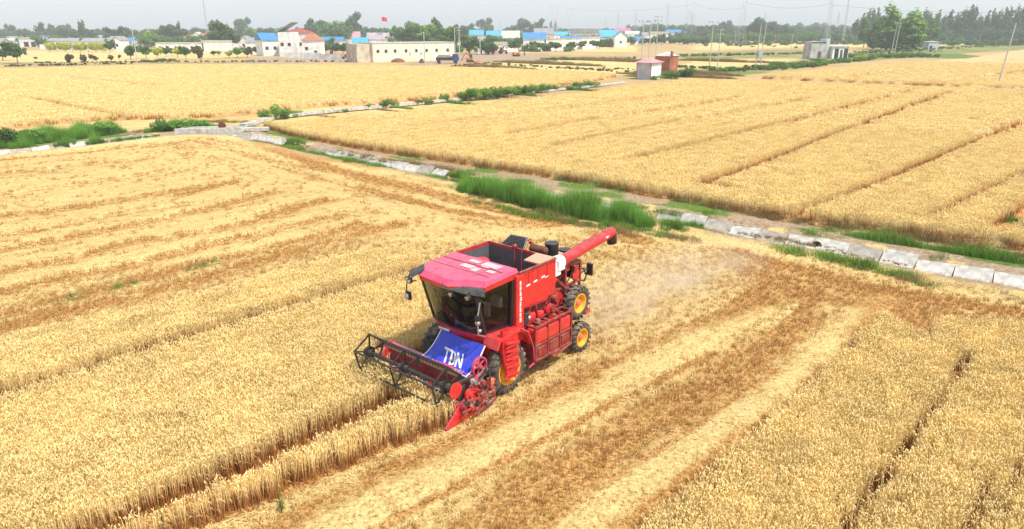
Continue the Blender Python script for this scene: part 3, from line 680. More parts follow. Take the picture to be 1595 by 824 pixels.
MB().box(-.90, -.62, -.0, .25, 1.2, 1.23).build('door_latch', MET, C_)
s = MB()
for k in range(2): s.bar((-.7, 1.118, 2.175 - .0 * k), (-1.62, 1.118, 2.12), .02, .03)
s.build('panel_trim', PINK, C_)
# upright red column behind the cab with white marks
MB().prism_z([(-.34, -1.1), (-.34, 1.12), (-.66, 1.12), (-.66, -1.1)], 1.30, 3.14).build('rear_cab_column', RED, C_, bevel=.02)
rr = random.Random(2)
s = MB()
z = 2.98
for k in range(8):
    h_ = .125; xo = -.50
    for q in range(3): s.box(xo - .04 + rr.uniform(0, .02), xo + .04 - rr.uniform(0, .02), 1.1225, 1.127, z - h_ * (.12 + .36 * q) - .012, z - h_ * (.12 + .36 * q) + .010)
    for q in (rr.choice((-.025, 0, .02)), rr.choice((-.035, .03))): s.box(xo + q - .008, xo + q + .008, 1.1228, 1.1285, z - h_ * .95, z - h_ * .05)
    z -= h_ + .02
s.build('white_characters', LTR, C_)
s = MB(); 
for i, (xx, zz) in enumerate(((-.75, 2.74), (-1.05, 2.77), (-1.38, 2.80))):
    s.hull([(xx, 1.1075, zz), (xx - .15, 1.1075, zz + .015), (xx - .15, 1.1075, zz + .055), (xx, 1.1075, zz + .04)], [(xx, 1.114, zz), (xx - .15, 1.114, zz + .015), (xx - .15, 1.114, zz + .055), (xx, 1.114, zz + .04)])
s.hull([(-1.52, 1.1075, 2.765), (-1.68, 1.1075, 2.78), (-1.68, 1.1075, 2.80), (-1.52, 1.1075, 2.785)], [(-1.52, 1.114, 2.765), (-1.68, 1.114, 2.78), (-1.68, 1.114, 2.80), (-1.52, 1.114, 2.785)])
s.build('reflective_tape', LTR, C_)
# ---- cab
FB = [(-.34, -1.08), (.50, -1.05), (.66, -.72), (.74, -.15), (.68, .50), (.52, .82), (-.34, .95)]         # glass foot line (x, y)
FT = [(-.34, -1.12), (.86, -1.12), (1.06, -.76), (1.14, -.15), (1.08, .50), (.92, .84), (-.34, 1.0)]        # glass head line
ZB, ZT = 1.78, 3.06
def loop(F, z): return [(x, y, z) for x, y in F]
cab = empty('cab'); cab.parent = C_
MB().hull([(-.34, -1.0, 1.42), (.30, -.95, 1.42), (.52, -.70, 1.44), (.60, -.15, 1.46), (.54, .5, 1.44), (.40, .84, 1.42), (-.34, .95, 1.40)], [(x + (.06 if x > 0 else 0), y * 1.02, ZB - .02) for x, y in FB]).build('cab_skirt', RED, cab, bevel=.02)
MB().hull(loop([(x * .97, y * .96) for x, y in FB], ZB - .018), loop([(x * .97, y * .96) for x, y in FB], ZB + .01)).build('cab_floor', DARK, cab)
def lerp2(i, t, z):      # point on the leaning glass at foot index i
    k = (z - ZB) / (ZT - ZB); x = FB[i][0] + (FT[i][0] - FB[i][0]) * k; y = FB[i][1] + (FT[i][1] - FB[i][1]) * k; return Vector((x, y, z))
for nm, ids in (('windscreen', (1, 2, 3, 4, 5)), ('side_window', (6, 5)), ('side_window', (1, 0))):
    s = MB()
    a = [s.bm.verts.new(lerp2(i, 0, ZB)) for i in ids]; b = [s.bm.verts.new(lerp2(i, 0, ZT)) for i in ids]
    for i in range(len(ids) - 1): s.bm.faces.new((a[i], a[i + 1], b[i + 1], b[i]))
    s.build(nm, GLS, cab, smooth=True)
for i in (1, 5):
    MB().bar(lerp2(i, 0, ZB - .02), lerp2(i, 0, ZT), .055, .07).build('pillar', BLK, cab)
for i, w_ in ((0, .1), (6, .12)): MB().bar(lerp2(i, 0, ZB - .02) + Vector((.045, 0, 0)), lerp2(i, 0, ZT) + Vector((.045, 0, 0)), w_, .10).build('pillar', BLK, cab)
s = MB()
for zz in (ZB + .005, ZT - .02):
    p_ = [lerp2(i, 0, zz) for i in range(7)]
    for a, b in zip(p_[:-1], p_[1:]): s.bar(a, b, .035, .045)
s.build('window_seal', BLK, cab)
MB().box(-.345, -.31, -1.05, .93, 1.80, 3.05).build('rear_bulkhead', DARK, cab)
# interior
MB().box(-.12, .32, -.32, .18, 1.80, 2.15).prism_y([(-.22, 2.1), (-.08, 2.15), (-.16, 2.80), (-.28, 2.80)], -.30, .16).build('driver_seat', DARK, cab, bevel=.03)
s = MB(); s.tube((.50, -.07, 1.8), (.40, -.07, 2.28), .04, 8)
for i in range(16):
    t, u = 6.28318 * i / 16, 6.28318 * (i + 1) / 16; s.tube((.38 + .12 * math.sin(t) * .8, -.07 + .19 * math.cos(t), 2.32 + .05 * math.sin(t)), (.38 + .12 * math.sin(u) * .8, -.07 + .19 * math.cos(u), 2.32 + .05 * math.sin(u)), .016, 5)
s.build('steering_wheel', BLK, cab)
MB().box(.0, .45, .50, .78, 1.8, 1.93).build('side_console', RED_D, cab, bevel=.02)
MB().box(-.05, .30, -.95, -.5, 1.8, 2.25).build('control_box', DARK, cab, bevel=.02)
MB().prism_y([(-.28, 2.2), (-.12, 2.25), (-.15, 2.5), (-.28, 2.55)], .38, .74).build('white_sack', WHT, cab, bevel=.05)
# roof
RT = [(-.47, -1.16), (.62, -1.16), (1.0, -.80), (1.10, .22), (.84, .58), (.66, 1.02), (-.47, 1.02)]
RB = [(-.47, -1.22), (.74, -1.22), (1.16, -.84), (1.26, .26), (1.0, .66), (.80, 1.08), (-.47, 1.08)]
s = MB(); a = [(x, y, 3.30 - .05 * max(0, x)) for x, y in RT]; b = [(x, y, 3.20 - .06 * max(0, x)) for x, y in RB]; c = [(x * .99, y * .985, 3.06 - .03 * max(0, x)) for x, y in RB]
s.hull(b, a); roof = s.build('cab_roof', PINK, cab, bevel=.015, label='pink top of the cab roof')
MB().hull(c, [(x, y, z - .004) for x, y, z in b]).build('roof_rim', RED, roof)
s = MB()
for y in (-.62, -.05, .5): s.hull([(-.42, y - .005, 3.28), (.80, y - .005, 3.24), (.80, y + .005, 3.24), (-.42, y + .005, 3.28)], [(-.42, y - .005, 3.3035), (.80, y - .005, 3.2635), (.80, y + .005, 3.2635), (-.42, y + .005, 3.3035)])
for x in (.0, .42): s.hull([(x - .005, -1.1, 3.25), (x + .005, -1.1, 3.25), (x + .005, .95 - x * .2, 3.25), (x - .005, .95 - x * .2, 3.25)], [(x - .005, -1.1, 3.3035 - .05 * x), (x + .005, -1.1, 3.3035 - .05 * x), (x + .005, .95 - x * .2, 3.3035 - .05 * x), (x - .005, .95 - x * .2, 3.3035 - .05 * x)])
s.build('roof_seam', RED_D, roof)
M_FADE = paint('bleached_paint', (.80, .46, .46), dirt=.3, rough=.4)
s = MB()
for (xa, xb, ya, yb) in ((-.36, -.08, .12, .66), (.06, .26, -.30, .10), (-.30, -.12, -.35, -.02), (.05, .2, .55, .8), (-.1, .0, .2, .45), (.12, .34, .14, .34)):
    s.hull([(xa, ya, 3.295 - .05 * max(0, xa)), (xb, ya, 3.295 - .05 * max(0, xb)), (xb, yb, 3.295 - .05 * max(0, xb)), (xa, yb, 3.295 - .05 * max(0, xa))], [(xa, ya, 3.3035 - .05 * max(0, xa)), (xb, ya, 3.3035 - .05 * max(0, xb)), (xb, yb, 3.3035 - .05 * max(0, xb)), (xa, yb, 3.3035 - .05 * max(0, xa))])
s.build('bleached_patch', M_FADE, roof)
VG = paint('grey_visor', (.022, .024, .028), dirt=.2, rough=.55, coat=0)
MB().hull([(.60, -1.20, 3.20), (1.0, -.82, 3.22), (1.30, -.98, 3.06), (.98, -1.42, 3.05)], [(.60, -1.20, 3.24), (1.0, -.82, 3.25), (1.31, -.98, 3.08), (.98, -1.44, 3.07)]).build('visor', VG, cab)
MB().hull([(1.22, .06, 3.12), (1.02, .62, 3.12), (.80, 1.05, 3.12), (.98, 1.22, 2.99), (1.18, .72, 3.01), (1.30, .10, 3.05)], [(1.22, .06, 3.15), (1.02, .62, 3.15), (.80, 1.05, 3.15), (.98, 1.24, 3.01), (1.19, .73, 3.04), (1.31, .10, 3.075)]).build('visor', VG, cab)
for p_ in ((1.16, -1.22, 2.98), (1.24, -1.05, 2.98), (1.20, .38, 2.97), (1.12, .86, 2.97)):
    s = MB(); s.tube(p_, (p_[0] + .09, p_[1], p_[2] - .02), .065, 12, .075).tube(p_, (p_[0] - .02, p_[1], 3.08), .02, 6); L_ = s.build('work_light', BLK, cab)
    MB().tube((p_[0] + .092, p_[1], p_[2] - .02), (p_[0] + .098, p_[1], p_[2] - .022), .06, 12).build('lens', MET, L_)
# mirrors
def mirror(root, head, w_, h_, name='mirror'):
    s = MB(); s.path(root, .016); r_ = s.build(name, BLK, cab)
    x, y, z = head; MB().box(x - .04, x + .03, y - w_ / 2, y + w_ / 2, z - h_ / 2, z + h_ / 2).build('mirror_case', BLK, r_, bevel=.03)
mirror([(1.02, -1.1, 2.9), (1.2, -1.28, 2.85), (1.2, -1.3, 2.6)], (1.2, -1.24, 2.50), .20, .24)
MB().sphere((1.27, -1.24, 2.50), .085, (.3, 1, 1)).build('round_mirror', MET, cab)
mirror([(.98, .9, 2.95), (1.05, 1.12, 2.95), (.9, 1.15, 2.8)], (.80, 1.14, 2.62), .17, .36)
mirror([(.95, .95, 2.2), (1.08, 1.06, 2.35)], (1.09, 1.08, 2.45), .13, .16)
s = MB(); s.path([(.62, .9, 1.75), (.95, .98, 1.95), (1.0, 1.0, 2.4), (.82, .93, 2.75)], .02).path([(.75, .9, 2.0), (.98, 1.0, 2.1)], .018).sphere((.98, .99, 2.28), .07).sphere((.92, 1.0, 2.05), .05); s.build('side_handrail', MET, cab)
s = MB(); s.path([(1.0, -.5, 3.0), (1.06, -.35, 2.7), (.92, -.25, 2.3)], .012); s.build('wiper', BLK, cab)
s = MB()
for k in range(5): s.box(.735 - .012 * abs(k - 1), .745, -.62 + .075 * k, -.57 + .075 * k, 1.60, 1.66)
s.build('white_characters', LTR, cab)
MB().prism_y([(.45, 1.50), (.45, 1.66), (.18, 1.66), (.18, 1.50)], .945, .95).build('sticker', LTR, cab)
# ladder and mudguard hanging before the front wheel
s = MB()
A = [(.34, 1.25, 1.92), (-.24, 1.25, 1.66), (-.20, 1.30, 1.25), (-.18, 1.34, .9), (-.05, 1.36, .50), (.22, 1.36, .60), (.36, 1.34, .95), (.40, 1.3, 1.35)]
s.hull([(x, y - .10, z) for x, y, z in A], A)
for k in range(5):
    z = 1.62 - .22 * k; s.hull([(.34, 1.30, z), (.36, 1.30, z - .05), (-.16, 1.33, z - .17), (-.16, 1.33, z - .10)], [(.34, 1.385, z), (.36, 1.385, z - .05), (-.16, 1.39, z - .17), (-.16, 1.39, z - .10)])
    s.hull([(-.16, 1.33, z - .10), (-.16, 1.33, z - .15), (.34, 1.31, z - .20), (.34, 1.31, z - .16)], [(-.16, 1.38, z - .10), (-.16, 1.38, z - .15), (.34, 1.37, z - .20), (.34, 1.37, z - .16)])
s.build('entry_ladder', RED, C_, bevel=.01)
MB().prism_y([(.60, 1.46), (.50, 1.72), (-.35, 1.76), (-.62, 1.58), (-.78, 1.20), (-.72, 1.18), (-.56, 1.52), (-.32, 1.68), (.44, 1.64), (.54, 1.44)], .78, 1.28).build('mudguard', RED, C_, bevel=.012)
s = MB(); s.path([(-.30, 1.30, 1.78), (-.58, 1.32, 1.60), (-.80, 1.32, 1.1), (-.86, 1.32, .55)], .022).path([(-.86, 1.32, .6), (-.62, 1.32, .55)], .022); s.build('handrail', PINK, C_)
# side box: frame, ribbed fuel tank above, dusty panels below
s = MB(); xa, xb = -2.48, -.86
for z in (.64, 1.08, 1.60):
    s.bar((xa, 1.34, z), (xb, 1.34, z), .05, .05).bar((xa, .98, z), (xb, .98, z), .05, .05)
    for x in (xa, xb): s.bar((x, .96, z), (x, 1.36, z), .05, .05)
for x in (xa, -1.95, -1.40, xb):
    s.bar((x, 1.34, .62), (x, 1.34, 1.62), .05, .05).bar((x, .98, .62), (x, .98, 1.62), .05, .05)
for x in (-2.2, -1.85, -1.5, -1.15): s.bar((x, .98, 1.60), (x, 1.34, 1.60), .03, .03)
s.build('side_rack', RED_D, C_)
s = MB()
for i in range(3):
    x = -2.44 + i * .525; s.prism_y([(x, 1.12), (x + .50, 1.12), (x + .50, 1.42), (x + .46, 1.50), (x + .04, 1.50), (x, 1.42)], .99, 1.36)
s.build('fuel_tank', RED, C_, bevel=.04)
s = MB(); s.box(xa + .03, xb - .03, 1.0, 1.335, .62, 1.06)
for i in range(3): s.box(-2.40 + i * .525, -2.02 + i * .525, 1.33, 1.365, .72, 1.0)
for k in range(7): s.box(-2.3 + .2 * k, -2.2 + .2 * k, 1.0, 1.10, 1.52, 1.56)
s.build('tool_box', RED_D, C_, bevel=.015)
MB().box(-1.95, -1.5, 1.35, 1.40, .58, .64).bar((-2.5, 1.36, .60), (-1.6, 1.40, .52), .04, .03).build('foot_board', RED_D, C_)
s = MB(); s.tube((-1.25, 1.12, 1.56), (-1.25, 1.12, 1.68), .06, 10).tube((-1.0, .95, 1.6), (-1.0, .95, 1.95), .05, 8).sphere((-.98, 1.0, 1.78), .08); s.build('filler_cap', MET, C_)
s = MB()
for (x, z, r) in ((-1.15, 1.72, .17), (-1.55, 1.68, .13), (-1.9, 1.75, .15)): s.lathe_y([(.90, r * .5), (.92, r), (.96, r * .8), (1.0, r), (1.03, r * .5)], x, z, 18)
s.build('pulley', RED, C_)
s = MB(); s.bar((-1.15, 1.0, 1.9), (-1.9, 1.0, 1.92), .02, .03); s.bar((-1.15, 1.0, 1.56), (-1.9, 1.0, 1.60), .02, .03); s.build('drive_belt', BLK, C_)
MB().bar((-1.45, .98, 1.6), (-1.3, .98, 2.05), .05, .06).bar((-.8, .98, 1.5), (-1.1, .98, 2.1), .05, .05).build('bracket', RED, C_)
MB().prism_y([(-.75, 1.62), (-.95, 1.62), (-.98, 1.95), (-.80, 1.95)], .86, 1.05).build('gear_housing', DARK, C_, bevel=.02)
MB().tube((-2.0, .95, 1.75), (-2.0, 1.08, 1.75), .11, 14).tube((-2.2, .9, 1.95), (-2.2, 1.05, 1.95), .09, 14).build('tension_wheel', RED_D, C_, smooth=True)
# engine bay at the rear: frame, block, radiator, pulleys, hoses, pipes
s = MB()
for (a, b) in (((-2.1, .85, 1.7), (-2.1, .85, 2.75)), ((-2.75, .9, 1.5), (-2.75, .9, 2.75)), ((-3.55, .85, 1.2), (-3.55, .85, 2.7)), ((-2.1, .85, 2.1), (-3.6, .85, 2.1)), ((-2.1, .88, 1.6), (-3.6, .88, 1.2)), ((-2.1, .85, 2.70), (-2.75, .9, 2.1)),
               ((-3.55, -.8, 1.2), (-3.55, -.8, 2.7)), ((-3.55, .85, 2.68), (-3.55, -.8, 2.68)), ((-2.1, .85, 2.72), (-3.55, .85, 2.68)), ((-2.75, .95, 2.1), (-3.3, .95, 1.6)), ((-3.1, .9, 2.1), (-3.02, 1.0, 1.62)), ((-3.55, .85, 1.25), (-3.55, -.8, 1.25))):
    s.bar(a, b, .065, .065)
s.build('engine_frame', RED_D, C_)
s = MB(); s.box(-3.3, -2.35, -.35, .55, 2.1, 2.6).box(-3.1, -2.5, -.2, .4, 2.6, 2.82).tube((-2.5, .55, 2.3), (-2.5, .75, 2.3), .16, 14).tube((-2.95, .55, 2.4), (-2.95, .72, 2.4), .12, 14).tube((-2.75, .1, 2.8), (-2.75, .1, 3.0), .05, 8); s.build('engine', DARK, C_, bevel=.02)
s = MB(); s.box(-3.55, -3.25, .2, .80, 2.20, 2.72).box(-2.55, -2.15, .45, .85, 2.35, 2.75); s.build('radiator', BLK, C_, bevel=.02)
s = MB(); s.tube((-3.3, .82, 2.35), (-3.3, .90, 2.35), .17, 18).tube((-2.4, .86, 1.85), (-2.4, .95, 1.85), .20, 18).tube((-2.85, .86, 1.72), (-2.85, .96, 1.72), .14, 18).tube((-2.15, .9, 1.45), (-2.15, .98, 1.45), .15, 18); s.build('belt_wheel', RED, C_)
s = MB()
for (a, b) in (((-2.55, .93, 2.02), (-3.25, .88, 2.52)), ((-2.28, .93, 1.70), (-3.35, .88, 2.2)), ((-2.3, .97, 1.85), (-2.05, .97, 1.42)), ((-2.5, .97, 1.85), (-2.25, .97, 1.42))): s.bar(a, b, .012, .045)
s.build('drive_belt', BLK, C_)
rr = random.Random(11)
for k in range(34):
    s = MB(); x, y, z = rr.uniform(-3.6, -2.05), rr.uniform(.55, .98), rr.uniform(1.35, 2.65)
    if k % 2: s.box(x, x + rr.uniform(.08, .22), y - .12, y, z, z + rr.uniform(.08, .22))
    else: s.path([(x, y, z), (x + rr.uniform(-.25, .25), y + .03, z + rr.uniform(-.25, .25)), (x + rr.uniform(-.4, .4), y - .1, z + rr.uniform(-.35, .35))], rr.uniform(.014, .03))
    s.build('bracket' if k % 2 else 'pipe', rr.choice([RED_D, RED_D, DARK, MET, RED]), C_)
s = MB(); s.path([(-3.75, .7, 2.35), (-3.95, .72, 2.30), (-4.10, .72, 2.05), (-4.0, .72, 1.90), (-3.75, .7, 2.0)], .024); s.build('hose', BLK, C_)
s = MB(); s.path([(-3.55, .8, 2.2), (-3.85, .85, 2.35), (-4.0, .85, 2.3)], .02).box(-4.06, -4.0, .78, .98, 2.12, 2.48); s.build('tail_lamp', DARK, C_)
MB().tube((-2.90, .30, 2.95), (-2.90, .30, 3.22), .20, 20).tube((-2.90, .30, 3.22), (-2.90, .30, 3.27), .21, 20).tube((-2.9, .3, 2.7), (-2.9, .3, 2.95), .06, 8).build('air_cleaner', BLK, C_, smooth=True)
MB().tube((-3.35, .45, 2.95), (-3.35, .45, 3.0), .19, 18).tube((-3.35, .45, 2.6), (-3.35, .45, 2.95), .05, 8).build('fan_cap', BLK, C_, smooth=True)
s = MB(); s.tube((-2.35, .0, 3.2), (-2.35, .45, 3.2), .115, 16).sphere((-2.35, .46, 3.2), .115).tube((-2.4, .02, 3.22), (-2.4, -.12, 3.40), .06, 10).tube((-2.35, .2, 2.7), (-2.35, .2, 3.1), .045, 8); s.build('silencer', RUST, C_, smooth=True)
s = MB(); P0 = [(-2.15, -1.0, 3.12), (-2.15, -.15, 3.08), (-2.35, -.15, 3.45), (-2.35, -.75, 3.43)]
for a, b in zip(P0, P0[1:] + P0[:1]): s.bar(a, b, .035, .035)
s.bar(P0[0], P0[2], .025, .025).bar((-2.2, -.5, 3.1), (-2.35, -.3, 3.44), .025, .025); s.build('hatch_frame', MET, C_)
MB().hull(P0, [(x + .03, y, z - .02) for x, y, z in P0]).build('hatch_screen', BLK, C_)
MB().path([(-2.2, -.1, 3.1), (-2.3, -.05, 3.4), (-2.4, .0, 3.35)], .02).build('hose', ORG, C_)
# unloading auger
a0, a1 = Vector((-2.60, .88, 2.93)), Vector((-4.95, 1.02, 3.27))
s = MB(); s.tube(a0, a1, .155, 24); d_ = (a1 - a0).normalized(); s.tube(a1, a1 + d_ * .05, .155, 24, .10)
s.tube(a0 + d_ * .02, a0 + d_ * .07, .185, 24).tube(a0 + d_ * 2.0, a0 + d_ * 2.04, .165, 24)
aug = s.build('unloading_auger', RED, C_, smooth=True)
MB().tube(a1 + Vector((.06, 0, -.06)), a1 + Vector((.0, .02, -.34)), .17, 20, .15).build('spout', BLK, aug, smooth=True)
MB().bar(a0 + d_ * .5 + Vector((0, -.1, .12)), a0 + d_ * 1.7 + Vector((0, -.1, .13)), .03, .03).build('auger_pipe', RED_D, aug)
MB().bar(a1 - d_ * .52 + Vector((0, .152, .03)), a1 - d_ * .34 + Vector((0, .152, .03)), .006, .05).build('white_mark', LTR, aug)
s = MB(); s.tube((-2.05, .78, 2.55), (-2.12, .80, 2.92), .16, 16).tube((-2.12, .8, 2.90), (-2.60, .88, 2.93), .20, 16, .19).box(-2.35, -2.05, .88, 1.05, 2.62, 2.86).box(-2.5, -2.2, .95, 1.08, 2.75, 3.05); s.build('auger_elbow', WHT, C_, bevel=.02)
MB().prism_y([(-3.55, 1.0), (-4.05, .78), (-4.35, .80), (-4.35, .90), (-3.6, 1.2)], -.6, .75).build('tail_deflector', RED, C_, bevel=.01)
# feeder house with its blue banner
MB().hull([(.35, -.62, 1.36), (1.30, -.70, .36), (1.30, .70, .36), (.35, .66, 1.36)], [(.5, -.62, 1.48), (1.36, -.70, .88), (1.36, .70, .86), (.5, .66, 1.48)]).build('feeder_house', RED_D, C_, bevel=.02)
def ban(t, u):           # banner surface: t from the cab down, u across; sags a little
    x = .66 + .72 * t; z = 1.50 - .58 * t - .12 * math.sin(math.pi * t) + .015 * math.sin(u * 9); y = (-.62 + (-.10) * t) * (1 - u) + (.93 + .0 * t) * u
    return Vector((x, y, z + .03))
s = MB(); NT, NU = 10, 14
g_ = [[s.bm.verts.new(ban(i / NT, j / NU)) for j in range(NU + 1)] for i in range(NT + 1)]
h_ = [[s.bm.verts.new(ban(i / NT, j / NU) - Vector((.006, 0, .008))) for j in range(NU + 1)] for i in range(NT + 1)]
for i in range(NT):
    for j in range(NU):
        s.bm.faces.new((g_[i][j], g_[i + 1][j], g_[i + 1][j + 1], g_[i][j + 1])); s.bm.faces.new((h_[i][j], h_[i][j + 1], h_[i + 1][j + 1], h_[i + 1][j]))
ban_o = s.build('blue_apron', BLUE, C_, smooth=True)
s = MB()
for u in (0, 1):
    for i in range(NT): s.bar(ban(i / NT, u), ban((i + 1) / NT, u), .03, .02)
for j in range(NU): s.bar(ban(1, j / NU), ban(1, (j + 1) / NU), .02, .03)
s.build('apron_hem', LTR, ban_o)
# letters TDN as flat raised strokes on the apron; (a, b) run 0..1 across and down the lettering, leaning italic
def lt(a, b):
    u = .26 + .42 * a + .12 * b; t = .34 + .44 * b; p_ = ban(t, u); return p_ + Vector((.007, 0, .010))
def stroke(s, p, q, w_):
    (a, b), (c, d) = p, q; n_ = 5; L_ = math.hypot(c - a, (d - b) * .8); ox, oy = (d - b) / (math.hypot(c - a, d - b) + 1e-9) * w_ / 2, -(c - a) / (math.hypot(c - a, d - b) + 1e-9) * w_ / 2 * 1.6
    for i in range(n_):
        k0, k1 = i / n_, (i + 1) / n_; P = [(a + (c - a) * k0 + ox, b + (d - b) * k0 + oy), (a + (c - a) * k1 + ox, b + (d - b) * k1 + oy), (a + (c - a) * k1 - ox, b + (d - b) * k1 - oy), (a + (c - a) * k0 - ox, b + (d - b) * k0 - oy)]
        s.poly([lt(*v) for v in P])
s = MB()
for p, q in (((0, .06), (.36, .06)), ((.17, 0), (.17, 1)), ((.42, 0), (.42, 1)), ((.42, .06), (.58, .12)), ((.58, .12), (.62, .5)), ((.62, .5), (.58, .88)), ((.58, .88), (.42, .94)), ((.72, 0), (.72, 1)), ((.73, .05), (.97, .95)), ((.98, 0), (.98, 1))): stroke(s, p, q, .085)
s.build('white_letters', LTR, ban_o)
s = MB()
rr = random.Random(4)
for k in range(90):
    a, b = rr.uniform(-.2, 1.3), 1 - abs(rr.gauss(0, .18)); 
    if b > 1.0: continue
    u = .25 + .5 * a; t = .55 + .45 * b; p_ = ban(min(t, .99), min(max(u, .02), .98)) + Vector((.008, 0, .010)); r_ = rr.uniform(.008, .035)
    s.poly([p_ + Vector((r_ * .7 * math.cos(w_) , r_ * math.sin(w_), -r_ * .55 * math.cos(w_))) for w_ in (0, 1.3, 2.4, 3.6, 5)])
s.build('chaff', TAN, ban_o)
# header: floor, back wall, beam, side sheets, knife, big auger, reel, drives
hd_ = empty('cutting_header'); hd_.parent = C_
HY0, HY1 = -2.02, 1.20
MB().prism_y([(1.26, .90), (1.30, .94), (1.34, .90), (1.32, .30), (1.60, .14), (2.15, .12), (2.15, .09), (1.55, .09), (1.26, .26)], HY0, HY1).build('header_pan', RED_D, hd_, bevel=.006)
MB().box(1.20, 1.31, HY0, HY1, .88, .99).build('header_beam', PINK, hd_, bevel=.01)
for y in (HY0, HY1):
    MB().prism_y([(1.22, .92), (1.28, .98), (1.50, .80), (2.00, .40), (2.40, .10), (2.36, .04), (1.6, .04), (1.2, .22)], y - .02, y + .03).build('side_sheet', RED, hd_, bevel=.006)
    MB().bar((1.30, y + .03, .96), (2.41, y + .03, .10), .03, .03).build('sheet_edge', PINK, hd_)
s = MB()
for k in range(40):
    y = HY0 + .06 + k * .08; s.poly([(2.15, y, .115), (2.15, y + .07, .115), (2.25, y + .035, .108)])
s.build('knife', MET, hd_)
ax, az = 1.68, .40
M_AUG = paint('polished_auger', (.55, .52, .50), dirt=.12, rough=.22, coat=0, metal=.85)
s = MB(); s.tube((ax, HY0 + .04, az), (ax, HY1 - .03, az), .155, 24); ag = s.build('header_auger', M_AUG, hd_, smooth=True)
s = MB(); prev = None; NN = 150
for k in range(NN + 1):
    y = HY0 + .06 + (HY1 - HY0 - .12) * k / NN; mid_ = -.35; t = (y - mid_) * 2 * math.pi / .48 * (1 if y < mid_ else -1)
    cur = [s.bm.verts.new((ax + r * math.cos(t), y, az + r * math.sin(t))) for r in (.15, .27)]
    if prev and abs(y - mid_) > .35: s.bm.faces.new((prev[0], prev[1], cur[1], cur[0]))
    prev = cur
s.build('auger_flight', RED, ag, smooth=True)
rx, rz, RR_ = 2.10, 1.02, .50; ry0, ry1 = -1.86, .98
reel = empty('reel'); reel.parent = hd_
MB().tube((rx, ry0 - .05, rz), (rx, ry1 + .1, rz), .055, 14).build('reel_shaft', BLK, reel, smooth=True)
ph0 = .40
vt = [(rx + RR_ * math.cos(ph0 + 1.25664 * k), rz + RR_ * math.sin(ph0 + 1.25664 * k)) for k in range(5)]
for y in (ry0, (ry0 + ry1) / 2 - .05, ry1):
    s = MB()
    for k in range(5):
        a, b = vt[k], vt[(k + 1) % 5]; s.bar((a[0], y, a[1]), (b[0], y, b[1]), .035, .035).bar((rx, y, rz), (a[0], y, a[1]), .04, .035)
    s.tube((rx, y - .035, rz), (rx, y + .035, rz), .17, 10); s.build('reel_spider', BLK, reel)
    MB().tube((rx, y - .14, rz), (rx, y + .14, rz), .095, 12).build('reel_hub', DARK, reel)
for k in range(5):
    a = vt[k]; s = MB(); s.tube((a[0], ry0 - .03, a[1]), (a[0], ry1 + .03, a[1]), .024, 8)
    s.build('reel_bat', BLK, reel)
    s = MB(); n_t = 26
    for q in range(n_t): y = ry0 + .08 + (ry1 - ry0 - .16) * q / (n_t - 1); s.bar((a[0], y, a[1]), (a[0] - .03, y, a[1] - .17), .009, .009)
    tag(s.build('tines', BLK, reel), kind='stuff')
    if k in (2, 3): MB().box(a[0] - .01, a[0] + .01, ry0 + .05, ry1 - .05, a[1] - .10, a[1] - .01).build('bat_board', TAN, reel)
for y in (ry0 - .10, ry1 + .12): MB().bar((1.24, y, 1.0), (rx + .1, y, rz + .02), .06, .07).build('reel_arm', RED if y < 0 else DARK, hd_)
MB().tube((rx - .12, ry1 + .18, .92), (rx - .12, ry1 + .21, .92), .21, 10).build('reel_drive_guard', RED, hd_, label='bright red round guard at the near end of the reel')
s = MB(); s.box(rx - .5, rx - .2, ry1 + .05, ry1 + .16, .60, .92); s.build('reel_gearbox', DARK, hd_, bevel=.02)
for (x, z, r, m) in ((1.50, 1.02, .075, MET), (1.36, .92, .07, MET), (1.15, .80, .11, RED_D), (1.62, .72, .14, RED), (1.22, .55, .13, RED_D), (.92, .72, .10, RED), (1.42, .38, .09, DARK), (1.85, .48, .08, RED_D), (.80, .45, .14, RED_D), (1.10, .32, .08, MET), (1.55, .50, .06, MET)):
    s = MB(); s.lathe_y([(HY1 + .03, r * .4), (HY1 + .05, r), (HY1 + .10, r), (HY1 + .12, r * .5), (HY1 + .17, r * .4)], x, z, 16); s.build('drive_pulley', m, hd_, smooth=True)
for (a, b, w_) in (((1.55, 1.05), (1.18, .88), .02), ((1.6, .86), (1.2, .68), .02), ((.75, .35), (1.75, .60), .05), ((.85, .85), (1.45, .15), .05), ((1.0, .28), (1.95, .36), .04), ((1.3, .95), (.85, .55), .03), ((.72, .22), (1.6, .12), .06)):
    MB().bar((a[0], HY1 + .12, a[1]), (b[0], HY1 + .14, b[1]), w_, w_).build('drive_link', RED_D, hd_)
s = MB(); s.path([(1.4, HY1 + .1, .95), (1.1, HY1 + .12, 1.08), (.8, 1.05, 1.0), (.55, .85, 1.15)], .02).path([(1.3, HY1 + .16, .7), (1.0, HY1 + .2, .9), (.7, 1.1, 1.1)], .018); s.build('hydraulic_hose', BLK, hd_)
rr = random.Random(8)
for k in range(22):
    x, z, r = rr.uniform(.75, 1.95), rr.uniform(.15, .95), rr.uniform(.03, .075)
    if z > 1.25 - .5 * x: z *= .6
    m_ = rr.choice([RED_D, RED, DARK, MET, RED_D, BLK])
    if k % 3 == 0: MB().tube((x, HY1 + .04, z), (x, HY1 + rr.uniform(.12, .22), z), r, 12).build('roller', m_, hd_, smooth=True)
    elif k % 3 == 1: MB().box(x - r, x + r, HY1 + .04, HY1 + rr.uniform(.09, .17), z - r * .6, z + r * .6).build('bearing_block', m_, hd_, bevel=.01)
    else: MB().bar((x, HY1 + .1, z), (x + rr.uniform(-.35, .35), HY1 + .15, z + rr.uniform(-.2, .2)), .025, .03).build('drive_link', m_, hd_)
MB().box(.86, .98, HY1 + .05, HY1 + .22, .72, .88).build('orange_cover', ORG, hd_, bevel=.02)
